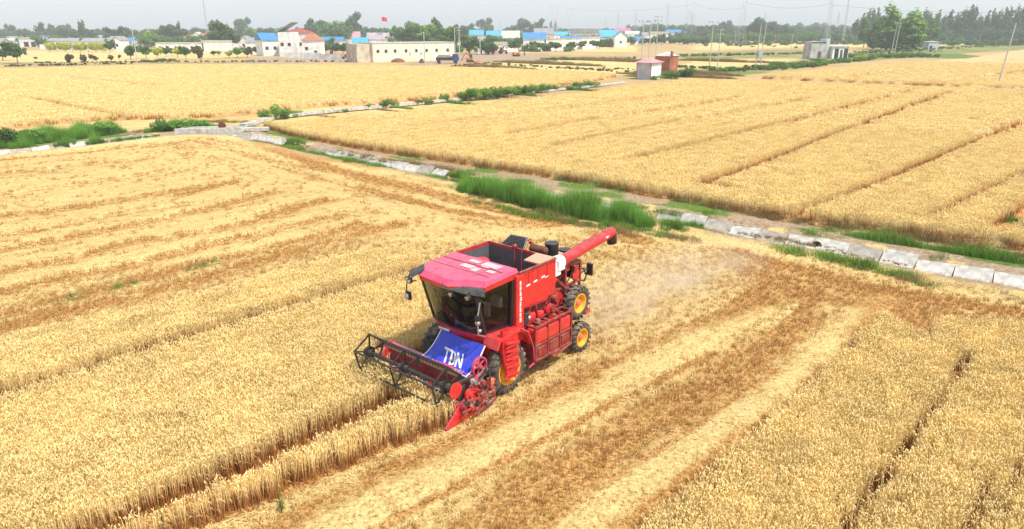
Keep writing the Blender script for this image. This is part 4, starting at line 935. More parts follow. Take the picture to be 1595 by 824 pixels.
# big pink pulley beside the banner
s = MB()
for i in range(24):
    t, u = 6.28318 * i / 24, 6.28318 * (i + 1) / 24; s.bar((.98 + .24 * math.cos(t), 1.02, 1.12 + .24 * math.sin(t)), (.98 + .24 * math.cos(u), 1.02, 1.12 + .24 * math.sin(u)), .07, .035)
for i in range(5): s.bar((.98, 1.02, 1.12), (.98 + .23 * math.cos(i * 1.257), 1.02, 1.12 + .23 * math.sin(i * 1.257)), .03, .03)
s.tube((.98, .9, 1.12), (.98, 1.1, 1.12), .05, 10); s.build('feeder_pulley', PINK, C_)
MB().bar((1.45, 1.12, .75), (.75, 1.02, 1.02), .035, .035).bar((1.3, 1.12, .6), (.6, 1.0, .95), .03, .03).build('lift_cylinder', MET, C_)

# ---- driver: one skinned body seated at the wheel
def person(name, joints, edges, radii, root, label, parts=()):
    me = bpy.data.meshes.new(name); me.from_pydata(joints, edges, []); o = link(name, me)
    sk = o.modifiers.new('skin', 'SKIN'); 
    bmx = bmesh.new(); bmx.from_mesh(me); ly = bmx.verts.layers.skin.verify()
    for v, r in zip(bmx.verts, radii): v[ly].radius = (r, r)
    for v in bmx.verts: v[ly].use_root = (v.index == 0)
    bmx.to_mesh(me); bmx.free()
    sb = o.modifiers.new('sub', 'SUBSURF'); sb.levels = 1; sb.render_levels = 2; return o
J = [(.02, -.07, 2.22), (.0, -.07, 2.42), (-.03, -.07, 2.62), (-.03, -.07, 2.76), (-.02, -.07, 2.82),
     (-.03, -.25, 2.68), (.12, -.30, 2.46), (.34, -.22, 2.36), (-.03, .11, 2.68), (.12, .16, 2.46), (.34, .08, 2.36),
     (.05, -.17, 2.2), (.38, -.20, 2.2), (.46, -.20, 1.84), (.05, .03, 2.2), (.38, .06, 2.2), (.46, .06, 1.84), (.56, -.2, 1.83), (.56, .06, 1.83)]
Ed = [(0, 1), (1, 2), (2, 3), (3, 4), (2, 5), (5, 6), (6, 7), (2, 8), (8, 9), (9, 10), (0, 11), (11, 12), (12, 13), (0, 14), (14, 15), (15, 16), (13, 17), (16, 18)]
Rd = [.14, .13, .12, .055, .05, .065, .045, .035, .065, .045, .035, .09, .07, .045, .09, .07, .045, .04, .04]
M_CLOTH = mat('navy_work_clothes', (.035, .045, .12), .85, noise=.3, scale=12); M_SKIN = mat('skin', (.42, .22, .14), .6)
drv = empty('driver', tuple(comb.location), HEAD, label='person in dark work clothes seated at the wheel in the harvester cab', cat='person'); drv.name = 'person'
body = person('body', J, Ed, Rd, 0, ''); body.parent = drv; body.data.materials.append(M_CLOTH)
s = MB(); s.sphere((.0, -.07, 2.90), .10, (1.0, .82, 1.2)).sphere((.10, -.07, 2.885), .022).sphere((.0, -.155, 2.89), .025, (.6, .4, 1)).sphere((.0, .015, 2.89), .025, (.6, .4, 1)).tube((-.01, -.07, 2.74), (0, -.07, 2.84), .05, 10); s.build('head', M_SKIN, drv, smooth=True)
s = MB(); s.sphere((-.015, -.07, 2.935), .105, (1.05, .9, .95)).hull([(.06, -.14, 2.93), (.17, -.13, 2.92), (.17, -.01, 2.92), (.06, .0, 2.93)], [(.06, -.14, 2.945), (.17, -.13, 2.93), (.17, -.01, 2.93), (.06, .0, 2.945)]); s.build('cap', BLK, drv, smooth=True)
for y in (-.22, .08):
    s = MB(); s.sphere((.37, y, 2.355), .042, (1.1, .9, .6))
    for k in range(4): s.path([(.39, y - .03 + .02 * k, 2.36), (.425 - .004 * abs(k - 1), y - .03 + .02 * k, 2.345), (.42, y - .03 + .02 * k, 2.315)], .009, 5)
    s.path([(.36, y + (.035 if y < 0 else -.035), 2.36), (.39, y + (.05 if y < 0 else -.05), 2.335)], .010, 5); s.build('hand', M_SKIN, drv, smooth=True)
# ---------------------------------------------------------------- the concrete lined ditch
M_CONC = mat('weathered_concrete', (.50, .47, .41), .95, noise=.30, scale=3.2, bump=.5, bscale=30); M_CONC2 = mat('stained_concrete', (.36, .32, .26), .95, noise=.3, scale=3, bump=.5)
ORD = ['first', 'second', 'third', 'fourth', 'fifth', 'sixth', 'seventh', 'eighth', 'ninth', 'tenth', 'eleventh', 'twelfth', 'thirteenth', 'fourteenth', 'fifteenth', 'sixteenth', 'seventeenth', 'eighteenth', 'nineteenth', 'twentieth', 'twenty-first', 'twenty-second', 'twenty-third', 'twenty-fourth', 'twenty-fifth', 'twenty-sixth', 'twenty-seventh', 'twenty-eighth', 'twenty-ninth', 'thirtieth']
rc = random.Random(21)
canal = empty('irrigation_canal', (0, 0, 0), label='concrete lined irrigation ditch with pale sloping slabs and weeds between two fields', cat='canal')
def slab_mesh(L_, wd, th, seed):
    r_ = random.Random(seed); s = MB(); a = L_ / 2
    j = lambda v: v + r_.uniform(-.03, .03)
    B = [(-a, 0, 0), (a, 0, 0), (j(a), wd * r_.uniform(.9, 1.05), 0), (j(-a), wd * r_.uniform(.9, 1.05), 0)]
    s.hull(B, [(x, y, th) for x, y, z in B]); me = bpy.data.meshes.new('concrete_slab'); bmesh.ops.recalc_face_normals(s.bm, faces=s.bm.faces); s.bm.to_mesh(me); s.bm.free(); return me
SL = [slab_mesh(1.30, .78, .07, k) for k in range(6)] ; 
for k, me in enumerate(SL): me.materials.append(M_CONC if k % 3 else M_CONC2)
pts = resample(CANAL, 1.34)
Gx0, Gx1 = G(-90, 243).x, G(1760, 460).x
for i in range(len(pts) - 1):
    p, q = pts[i], pts[i + 1]; mid = (p + q) / 2
    # photo column of the slab
    v = Vector((mid[0], mid[1], 0)); dep = v.y * _cp + CAM_H * _sp; col_ = CX + v.x * FPX / dep
    if col_ < -90 or col_ > 1800 or 236 < col_ < 284 or 448 < col_ < 492: continue
    if rc.random() < .05 or (730 < col_ < 1010 and rc.random() < .5): continue
    d = (q - p) / np.hypot(*(q - p)); nrm = np.array([-d[1], d[0]]); ang_ = math.atan2(d[1], d[0])
    o = link('concrete_slab', SL[rc.randrange(6)], canal)
    b = mid + nrm * (-.30 + rc.uniform(-.04, .04))
    o.location = (b[0], b[1], -.36 + rc.uniform(-.045, .03)); o.rotation_euler = (math.radians(34 + rc.uniform(-9, 8)), rc.uniform(-.06, .06), ang_ + rc.uniform(-.05, .05))
# narrow ditch along the far field's left edge
d2 = empty('field_channel', (0, 0, 0), label='narrow pale concrete channel running away beside the far field and its row of shrubs', cat='canal')
P2 = resample(W([(395, 199), (440, 187), (530, 177), (680, 163), (820, 148), (930, 137), (985, 130)]), 3.0)
me = bpy.data.meshes.new('concrete_slab'); s = MB(); s.hull([(-1.46, -.35, 0), (1.46, -.35, 0), (1.46, .35, 0), (-1.46, .35, 0)], [(-1.46, -.35, .3), (1.46, -.35, .3), (1.46, .35, .3), (-1.46, .35, .3)]); bmesh.ops.recalc_face_normals(s.bm, faces=s.bm.faces); s.bm.to_mesh(me); s.bm.free(); me.materials.append(M_CONC)
for p, q in zip(P2[:-1], P2[1:]):
    o = link('concrete_slab', me, d2); m_ = (p + q) / 2; nrm = np.array([-(q - p)[1], (q - p)[0]]) / 3; m_ = m_ + nrm * 1.1
    o.location = (m_[0], m_[1], rc.uniform(.0, .12) + .05); o.rotation_euler = (0, 0, math.atan2(q[1] - p[1], q[0] - p[0])); 
# culvert at the corner, drain pipe near the right
v = G(328, 207); cul = empty('culvert', v, math.radians(8), label='white concrete culvert with a rusty round gate wheel at the corner of the ditches', cat='culvert')
MB().box(-3.0, 3.0, -.5, -.2, -.3, .48).build('head_wall', M_CONC, cul, bevel=.02); MB().box(-3.0, 3.0, 1.2, 1.5, -.3, .42).build('head_wall', M_CONC, cul, bevel=.02)
MB().box(-2.9, 1.2, -.2, 1.2, .25, .38).build('deck_slab', M_CONC2, cul)
s = MB(); s.tube((1.0, .3, .6), (1.0, .42, .6), .34, 18).tube((1.0, .35, .0), (1.0, .35, .8), .06, 8); s.build('gate_wheel', mat('rust', (.16, .05, .025), .9, noise=.3), cul)
MB().box(2.6, 5.2, -.3, .5, .1, .42).build('side_block', M_CONC, cul, bevel=.03)
v = G(1272, 379) - Vector((0, 0, .12)); dp = empty('drain_pipe', v, math.radians(-28), label='round concrete drain pipe opening between the pale ditch slabs', cat='pipe')
s = MB(); R0, R1 = .23, .19
for i in range(16):
    t, u = 6.28318 * i / 16, 6.28318 * (i + 1) / 16
    def pp(r, a, y): return (r * math.cos(a), y, r * math.sin(a) - .05)
    s.poly([pp(R0, t, .2), pp(R0, u, .2), pp(R0, u, .9), pp(R0, t, .9)]); s.poly([pp(R1, t, .2), pp(R1, t, .9), pp(R1, u, .9), pp(R1, u, .2)]); s.poly([pp(R0, t, .2), pp(R1, t, .2), pp(R1, u, .2), pp(R0, u, .2)])
s.build('pipe_ring', M_CONC2, dp); MB().tube((0, .19, -.05), (0, .25, -.05), .192, 16).build('pipe_bore', mat('dark_bore', (.02, .015, .01), 1), dp)

# ---------------------------------------------------------------- green growth: reeds, verge grass, shrubs
def leafmat(name, lo, hi, var=.3, tr=.3): return plant_mat(name, lo, hi, .0, 1.0, var=var, nscale=.9, rough=.6, trans=tr)
M_REED = leafmat('reed_leaf', (.09, .21, .035), (.34, .64, .12), .40, .45); M_GRASS = leafmat('verge_grass', (.09, .19, .03), (.28, .50, .08), .4)
M_DRY = leafmat('dry_grass', (.28, .19, .08), (.50, .40, .18), .35)
rnd = random.Random(9)
reed_t = [blade_tuft('reed_tuft', 46, .28, .7, 1.45, .014, M_REED, rnd, 1.4, .38) for _ in range(4)]
grass_t = [blade_tuft('grass_tuft', 40, .26, .12, .42, .013, M_GRASS, rnd, .4, .6) for _ in range(4)]
dry_t = [blade_tuft('dry_grass_tuft', 40, .26, .12, .40, .011, M_DRY, rnd, .4, .6) for _ in range(3)]
def blob_points(spots, step):
    """spots: (px, py, half length m along canal, half width m, height scale) -> points"""
    X, Y, Sc = [], [], []
    for (px, py, a, b, sc) in spots:
        c = G(px, py); n_ = int(4 * a * b / step ** 2); d, u, s_ = pdist(np.array([c.x]), np.array([c.y]), CANAL)
        k = np.searchsorted(np.cumsum(np.hypot(*(CANAL[1:] - CANAL[:-1]).T)), u[0]); k = min(k, len(CANAL) - 2); dr = CANAL[k + 1] - CANAL[k]; dr = dr / np.hypot(*dr)
        t = RNG.uniform(-1, 1, n_); w_ = RNG.uniform(-1, 1, n_); ok = t * t + w_ * w_ < 1; t, w_ = t[ok], w_[ok]
        X.append(c.x + dr[0] * t * a - dr[1] * w_ * b); Y.append(c.y + dr[1] * t * a + dr[0] * w_ * b)
        nz = vnoise(X[-1] * 1.3, Y[-1] * 1.3); kp = nz > .10; X[-1] = X[-1][kp]; Y[-1] = Y[-1][kp]; q_ = (t * t + w_ * w_)[kp]; Sc.append(sc * (1.1 - .6 * q_) * RNG.uniform(.7, 1.15, len(q_)) * (.55 + .75 * nz[kp]))
    return np.concatenate(X), np.concatenate(Y), np.concatenate(Sc)
def put_blobs(name, label, src, spots, step):
    X, Y, Sc = blob_points(spots, step); n_ = len(X)
    gn_scatter(name, src, X, Y, np.full(n_, -.05), RNG.random(n_) * 6.283, Sc, RNG.integers(0, len(src), n_), label)
put_blobs('tall_reeds', 'long clump of tall bright green reeds on the ditch behind the harvester', reed_t, [(738, 300, 1.3, .65, .9), (768, 305, 1.6, .8, 1.15), (805, 313, 1.6, .8, 1.15), (840, 323, 1.4, .7, 1.0)], .17)
put_blobs('tall_reeds', 'second clump of green reeds on the ditch, right of the white slab', reed_t, [(885, 330, 1.2, .7, .95), (915, 337, 1.5, .75, 1.05), (950, 344, 1.3, .65, .85)], .17)
put_blobs('tall_reeds', 'lower green reeds on the ditch right of the second clump', reed_t, [(985, 348, 1.5, .6, .85), (1035, 356, 1.2, .5, .75), (1080, 352, .6, .3, .35)], .17)
put_blobs('tall_reeds', 'dense feathery green growth along the ditch at the far left', reed_t, [(0, 232, 2.5, 1.0, .9), (45, 224, 3, 1.0, .95), (80, 219, 3, 1.1, 1.1), (110, 216, 3, 1.1, 1.1), (140, 212, 3, 1.0, 1.05), (165, 209, 2, .8, .8), (265, 204, 2.5, .9, .7), (290, 202, 3, .9, .7), (315, 199, 2.5, .7, .6), (150, 222, 1.0, .4, .6), (100, 226, 1.0, .5, .8)], .2)
put_blobs('verge_grass', 'green grass tufts along both banks of the ditch', grass_t, [(395, 222, 2.5, .5, .8), (455, 232, 1.6, .8, 1.2), (460, 222, 1.6, .7, 1.2), (500, 242, 2.5, .6, .9), (540, 252, 2.2, .7, 1.2), (575, 259, 1.6, .6, 1.2), (600, 262, 1.2, .4, .7), (690, 281, 2.5, .7, 1.1), (720, 274, 1.2, .6, 1.3), (650, 271, 1.4, .25, .6), (745, 284, 2, .5, 1.3), (720, 296, 2, .5, 1.0), (770, 322, 2.2, .35, .9), (830, 338, 2, .35, 1.0), (870, 335, 1.6, .4, 1.1), (910, 350, 2, .35, .9), (960, 352, 1.6, .5, 1.1), (1010, 362, 1.6, .4, 1.0), (1060, 352, 1.2, .5, .9), (880, 312, 1.5, .4, 1.0),
    (620, 268, 2.0, .3, .6), (1090, 360, 1.2, .4, .6), (985, 322, 2.5, .4, .9), (1050, 332, 2.5, .3, .8), (1100, 335, 1.2, .35, .9), (1215, 390, 1.6, .35, .8), (1250, 398, 1.8, .45, 1.1), (1300, 408, 1.9, .45, 1.1), (1350, 418, 1.9, .5, 1.2), (1390, 428, 1.3, .4, 1.1), (1260, 364, 1.6, .4, .9), (1345, 372, 2.0, .5, 1.2), (1385, 379, 1.7, .5, 1.3), (1440, 386, 1.7, .4, 1.0), (1480, 392, 1.3, .5, .9), (1530, 400, 2.2, .5, 1.2), (1590, 408, 2.5, .5, 1.2), (1462, 402, .35, .8, .8), (1700, 430, 3, .5, 1.1), (1440, 445, .7, .3, .7), (1575, 345, 1.2, .7, .9), (200, 216, 3, .4, .9), (90, 226, 3, .4, .9), (380, 200, 2, .8, .9),
    (1010, 120, 6, 2, 1.3), (1050, 119, 4, 2, 1.6), (700, 160, 9, .5, 1.3), (620, 168, 6, .4, 1.0), (880, 139, 9, .6, 1.4), (800, 147, 6, .7, 1.3)], .2)
put_blobs('dry_grass', 'dry brown grass and weeds on the ditch banks', dry_t, [(420, 226, 4, .6, .9), (640, 274, 4, .5, .7), (560, 243, 5, .3, 1.2), (680, 262, 5, .3, 1.1), (700, 290, 2, .4, .8), (760, 312, 2, .3, .9), (850, 335, 2, .4, 1), (900, 350, 1.5, .4, 1), (965, 362, 1.2, .5, 1), (1060, 372, 1.5, .5, .8), (1150, 372, 3, .4, .7), (1230, 375, 3, .35, .6), (1420, 436, 1.5, .5, .9), (1500, 448, 2.5, .4, .8), (1570, 462, 2, .5, .8), (1200, 340, 5, .3, 1.1), (1320, 356, 5, .3, 1.0), (1480, 380, 5, .3, 1.1), (1120, 323, 4, .3, 1.1), (235, 205, 4, .5, .8), (350, 190, 4, 1.0, .9), (480, 178, 8, .6, .8), (600, 172, 6, .4, .8), (270, 200, 4, .6, .9), (850, 100, 20, 1.0, 3), (940, 95, 25, 1.2, 3), (1120, 96, 18, 1.0, 3), (770, 106, 14, 1, 2.6), (1050, 119, 14, 1.2, 2.4), (1090, 116, 10, 1.2, 2.4)], .2)
# clods of turned soil along the bank at the right
M_SOIL = mat('soil_clod', (.34, .22, .14), 1, noise=.35, scale=6, bump=.6)
def clod(seed):
    r_ = random.Random(seed); b = bmesh.new(); bmesh.ops.create_icosphere(b, subdivisions=1, radius=1)
    for v in b.verts: v.co *= r_.uniform(.7, 1.15); v.co.z *= .6
    me = bpy.data.meshes.new('clod'); b.to_mesh(me); b.free(); me.materials.append(M_SOIL); return me
CL = [clod(k) for k in range(4)]
X, Y, Sc = blob_points([(1180, 350, 2.5, .4, .16), (1240, 356, 2.5, .35, .14), (1480, 440, 3.5, .5, .15), (1560, 455, 3.5, .6, .16), (1420, 425, 1.5, .3, .12), (1330, 398, 3, .2, .1), (700, 283, 1.5, .3, .14), (655, 278, 2, .3, .12), (1700, 480, 4, .6, .15), (470, 226, 2, .3, .14), (690, 262, 2, .3, .14), (1400, 386, 2.5, .25, .1), (1540, 410, 2.5, .25, .1), (260, 200, 3, .5, .15), (400, 190, 3, .5, .14)], .26)
gn_scatter('soil_clods', CL, X, Y, np.full(len(X), .03), RNG.random(len(X)) * 6.28, Sc, RNG.integers(0, 4, len(X)), 'brown soil clods turned up along the ditch banks')

# leafy crowns: many small leaf faces spread through lobes, a few templates shared
def crown_mesh(name, seed, lobes, n_, leaf, m, sx=1.0):
    """lobes: (x, y, z, rx, rz); unit height crown"""
    r_ = random.Random(seed); V, Fc = [], []; tot = sum(l_[3] ** 2 * l_[4] for l_ in lobes)
    for (lx, ly, lz, rx_, rz_) in lobes:
        for _ in range(max(8, int(n_ * rx_ ** 2 * rz_ / tot))):
            while True:
                a, b, c = (r_.uniform(-1, 1) for _ in range(3)); q = a * a + b * b + c * c
                if q < 1 and (q > .30 or r_.random() < .3): break
            p = Vector((lx + a * rx_, ly + b * rx_, lz + c * rz_)) + Vector((r_.gauss(0, .012), r_.gauss(0, .012), r_.gauss(0, .012)))
            nn = Vector((a + r_.gauss(0, .6), b + r_.gauss(0, .6), c + .5 + r_.gauss(0, .6))).normalized(); u = nn.orthogonal().normalized(); u.rotate(Matrix.Rotation(r_.random() * 6.28, 3, nn)); v_ = nn.cross(u); s_ = leaf * r_.uniform(.6, 1.3); k = len(V)
            V += [tuple(p - u * s_), tuple(p - v_ * s_ * .6), tuple(p + u * s_), tuple(p + v_ * s_ * .6)]; Fc.append((k, k + 1, k + 2, k + 3))
    me = tri_mesh(name, V, Fc, m); return finish_h(me, 1.0)
def lobes_round(seed, n_=13, flat=1.0):
    r_ = random.Random(seed); L_ = [(0, 0, .52, .26, .28 * flat)]
    for k in range(n_):
        t = r_.random() * 6.28; e = r_.uniform(.25, .85); rr_ = .30 * math.sin(e * 3.0) + .05
        L_.append((rr_ * math.cos(t) * r_.uniform(.8, 1.35), rr_ * math.sin(t) * r_.uniform(.8, 1.35), e, r_.uniform(.10, .2), r_.uniform(.08, .17)))
    return L_
def lobes_poplar(seed):
    r_ = random.Random(seed); L_ = []
    for k in range(9):
        z = .12 + .82 * k / 8; w_ = .13 * math.sin(min(1, (1.08 - z) * 1.3) * 1.57) * r_.uniform(.8, 1.2); L_.append((r_.uniform(-.035, .035), r_.uniform(-.035, .035), z, max(.03, w_), .10))
    return L_
def lobes_bush(seed, n_=7):
    r_ = random.Random(seed); return [(r_.uniform(-.35, .35), r_.uniform(-.35, .35), r_.uniform(.25, .62), r_.uniform(.2, .32), r_.uniform(.18, .32)) for _ in range(n_)]
TONES = {'dark': leafmat('leaf_dark', (.03, .085, .025), (.10, .20, .05), .35), 'mid': leafmat('leaf_mid', (.055, .14, .03), (.16, .31, .06), .35),
         'lime': leafmat('leaf_lime', (.30, .38, .02), (.62, .68, .05), .3), 'fresh': leafmat('leaf_fresh', (.09, .21, .035), (.27, .48, .09), .35),
         'olive': leafmat('leaf_olive', (.08, .085, .03), (.18, .17, .055), .3), 'blue': leafmat('leaf_haze_blue', (.035, .095, .045), (.09, .19, .08), .3)}  # the bluish tone carries distance haze in the leaf colour itself
_cm = {}
def crown(kind, tone, var):
    k = (kind, tone, var)
    if k not in _cm:
        m = TONES[tone]; sd_ = hash_(kind) + var
        if kind == 'broad': _cm[k] = crown_mesh('crown', sd_, lobes_round(sd_), 1700, .050, m)
        elif kind == 'poplar': _cm[k] = crown_mesh('crown', sd_, lobes_poplar(sd_), 1300, .034, m)
        elif kind == 'small': _cm[k] = crown_mesh('crown', sd_, lobes_round(sd_, 6), 560, .085, m)
        elif kind == 'bush': _cm[k] = crown_mesh('foliage', sd_, lobes_bush(sd_), 1100, .050, m)
    return _cm[k]
def hash_(s): return sum(ord(c) * (i + 3) for i, c in enumerate(s))
M_BARK = mat('bark', (.10, .075, .05), .95, noise=.3, scale=3)
_tm = {}
def trunk_mesh(kind, var):
    if (kind, var) not in _tm:
        r_ = random.Random(var + 40); s = MB()
        th = {'broad': .035, 'poplar': .018, 'small': .022, 'bush': .02}[kind]; top = {'broad': .6, 'poplar': .85, 'small': .55, 'bush': .4}[kind]
        s.tube((0, 0, -.02), (r_.uniform(-.01, .01), r_.uniform(-.01, .01), top), th, 7, th * .35)
        for k in range(5):
            t = r_.random() * 6.28; z = top * r_.uniform(.35, .9); l_ = .22 if kind != 'poplar' else .09
            s.tube((0, 0, z), (l_ * math.cos(t), l_ * math.sin(t), z + .16), th * .4, 5, th * .12)
        bmesh.ops.recalc_face_normals(s.bm, faces=s.bm.faces); me = bpy.data.meshes.new('trunk'); s.bm.to_mesh(me); s.bm.free(); me.materials.append(M_BARK); _tm[(kind, var)] = me
    return _tm[(kind, var)]
def tree(px, yb, h_px, w_px, kind, tone, label, group=None, name='tree', cat='tree', D=None, seed=None):
    """tree whose foot is seen at (px, yb); size from its size in the photo at that distance"""
    p = G(px, yb) if D is None else GD(px, D); D_ = p.y; k = (D_ * _cp + CAM_H * _sp) / FPX; h = h_px * k; w_ = w_px * k
    var = (seed if seed is not None else int(px * 7 + yb)) % 3
    base_w = {'broad': .90, 'poplar': .30, 'small': .85, 'bush': 1.15}[kind]
    o = empty(name, p, (px * 1.7) % 6.28, label=label, cat=cat, group=group); sx = w_ / base_w
    t = link('trunk' if kind != 'bush' else 'stem', trunk_mesh(kind, var), o); c = link('crown' if kind != 'bush' else 'foliage', crown(kind, tone, var), o)
    for q in (t, c): q.scale = (sx, sx, h)
    if kind == 'broad' or kind == 'small': pass
    return o
def shrub(px, yb, w_m, h_m, tone, label, group=None, name='shrub'):
    p = G(px, yb); k = FPX / (p.y * _cp + CAM_H * _sp)
    return tree(px, yb, h_m * k, w_m * k, 'bush', tone, label, group, name, 'shrub')
for i, a in enumerate(((-60, 240, 3.4, 2.4, 'dark', 'shrubs at the left frame edge beside the ditch, farthest left'), (6, 232, 2.2, 2.2, 'dark', 'dark rounded shrub at the left frame edge by the ditch'), (52, 222, 2.6, 1.5, 'fresh', 'feathery green shrub between the dark left shrub and the ditch slabs'),         (156, 210, 2.4, 1.4, 'fresh', 'right end shrub of the green thicket by the left ditch'), (252, 206, 2.0, 1.5, 'mid', 'dark green shrub left of the white culvert'), (278, 204, 2.6, 1.1, 'fresh', 'low bright shrub just behind the left end of the culvert'),
        (302, 202, 2.8, 1.3, 'fresh', 'low spreading shrub behind the middle of the culvert'), (416, 187, 1.8, 1.3, 'fresh', 'left shrub of the pair at the corner of the far field'), (437, 186, 2.3, 1.8, 'fresh', 'taller right shrub of the pair at the corner of the far field'), (460, 182, 2.0, .8, 'fresh', 'low shrub right of the pair at the field corner'),
        (1070, 120, 4.2, 2.4, 'mid', 'dark green shrub beside the red brick hut'), (1046, 123, 3.6, 2.0, 'mid', 'shrub at the foot of the red brick hut wall'), (1020, 124, 3.0, 1.0, 'fresh', 'low shrub in front of the white pump house'),
        (1340, 93, 4, 2.0, 'lime', 'yellow green shrub by the white roofed hut'), (1310, 96, 5, 1.6, 'mid', 'green shrub in front of the white flat roofed hut'), (1245, 104, 6, 1.8, 'mid', 'green shrub left of the grey ruined hut'), (1215, 103, 6, 1.6, 'fresh', 'green shrub on the verge nearest the twin poles'), (1280, 97, 7, 1.5, 'fresh', 'green shrub below the grey ruined hut'))):
    shrub(*a)
row = [(572, 171, .9, .9), (598, 169, 1.2, 1.3), (611, 168, 1.1, 1.3), (620, 167, .9, .8), (653, 164, 1.5, .9), (668, 163, 1.3, .9), (692, 160, 1.4, 1.4), (727, 157, 2.6, 1.9), (741, 156, 2.4, 2.0), (755, 155, 2.6, 2.0), (769, 154, 2.4, 1.9), (784, 152, 2.6, 1.9), (797, 151, 2.4, 1.7), (812, 148, 2.4, 1.7), (825, 147, 2.4, 1.7), (838, 145, 2.2, 1.7), (848, 144, 2.2, 1.5), (860, 142, 2.0, 1.2), (882, 140, 2.6, .9), (903, 138, 3.0, 1.2), (922, 136, 3.0, 1.3), (536, 175, 1.0, .5), (522, 176, 1.0, .6)]
row.sort()
for i, (x, y, w_, h) in enumerate(row):
    shrub(x, y, w_, h, 'fresh' if i % 3 else 'mid', '%s green shrub from the left in the row along the narrow channel' % ORD[i], 'shrubs along the narrow channel')
# single green weeds standing in the wheat
def weed(px, py, h, label):
    p = G(px, py, HW); e = empty('weed', (p.x, p.y, 0), label=label, cat='plant'); k = link('leaves', reed_t[1], e); k.scale = (h * .55, h * .55, h * 1.1); k.location = (0, 0, .12)
    t = link('stem', trunk_mesh('bush', 1), e); t.scale = (.5, .5, HW * 1.1)
weed(400, 582, .55, 'green weed standing alone in the wheat left of the reel'); weed(433, 752, .40, 'green weed at the cut wheat edge below the reel'); weed(245, 775, .35, 'dark green weed in the wheel track at the lower left')
# ---------------------------------------------------------------- village buildings
def wallmat(name, c, n_=.1): return mat(name, c, .9, noise=n_ + .12, scale=.55, detail=8, bump=.2, bscale=12)
WM = {'white': wallmat('whitewash', (.78, .77, .73)), 'cream': wallmat('cream_render', (.84, .76, .56), .05), 'grey': wallmat('grey_render', (.42, .41, .39), .2), 'brick': wallmat('red_brick', (.36, .12, .06), .2), 'tan': wallmat('tan_render', (.55, .47, .36), .15), 'steel': wallmat('grey_sheet', (.46, .49, .51), .1)}
RM = {'stripe': mat('faded_striped_roof', (.40, .34, .35), .8, noise=.3, scale=1.2), 'blue': mat('blue_sheet_roof', (.05, .22, .44), .6, noise=.12, scale=.5), 'sky': mat('bright_blue_roof', (.06, .36, .52), .6, noise=.1, scale=.5), 'grey': mat('grey_tile_roof', (.28, .28, .29), .9, noise=.2, scale=1), 'red': mat('red_tile_roof', (.38, .075, .04), .85, noise=.2, scale=1),
      'brown': mat('brown_tile_roof', (.42, .17, .09), .85, noise=.2, scale=1), 'pink': mat('pink_sheet_roof', (.62, .28, .30), .6, noise=.15, scale=1), 'magenta': mat('magenta_roof', (.45, .10, .22), .6, noise=.15, scale=1), 'pale': mat('pale_roof', (.55, .50, .44), .9, noise=.15, scale=1), 'dark': mat('dark_roof', (.06, .06, .065), .9), 'slab': mat('concrete_roof', (.5, .48, .44), .95, noise=.15, scale=1)}
M_PANE = mat('window_dark', (.03, .035, .04), .2); M_DOOR = mat('door_dark', (.10, .06, .045), .6); M_FRAME = mat('window_frame', (.6, .6, .58), .6)
def bbox(name, x0, x1, y0, y1, z0, z1, m, par): return MB().box(x0, x1, y0, y1, z0, z1).build(name, m, par)
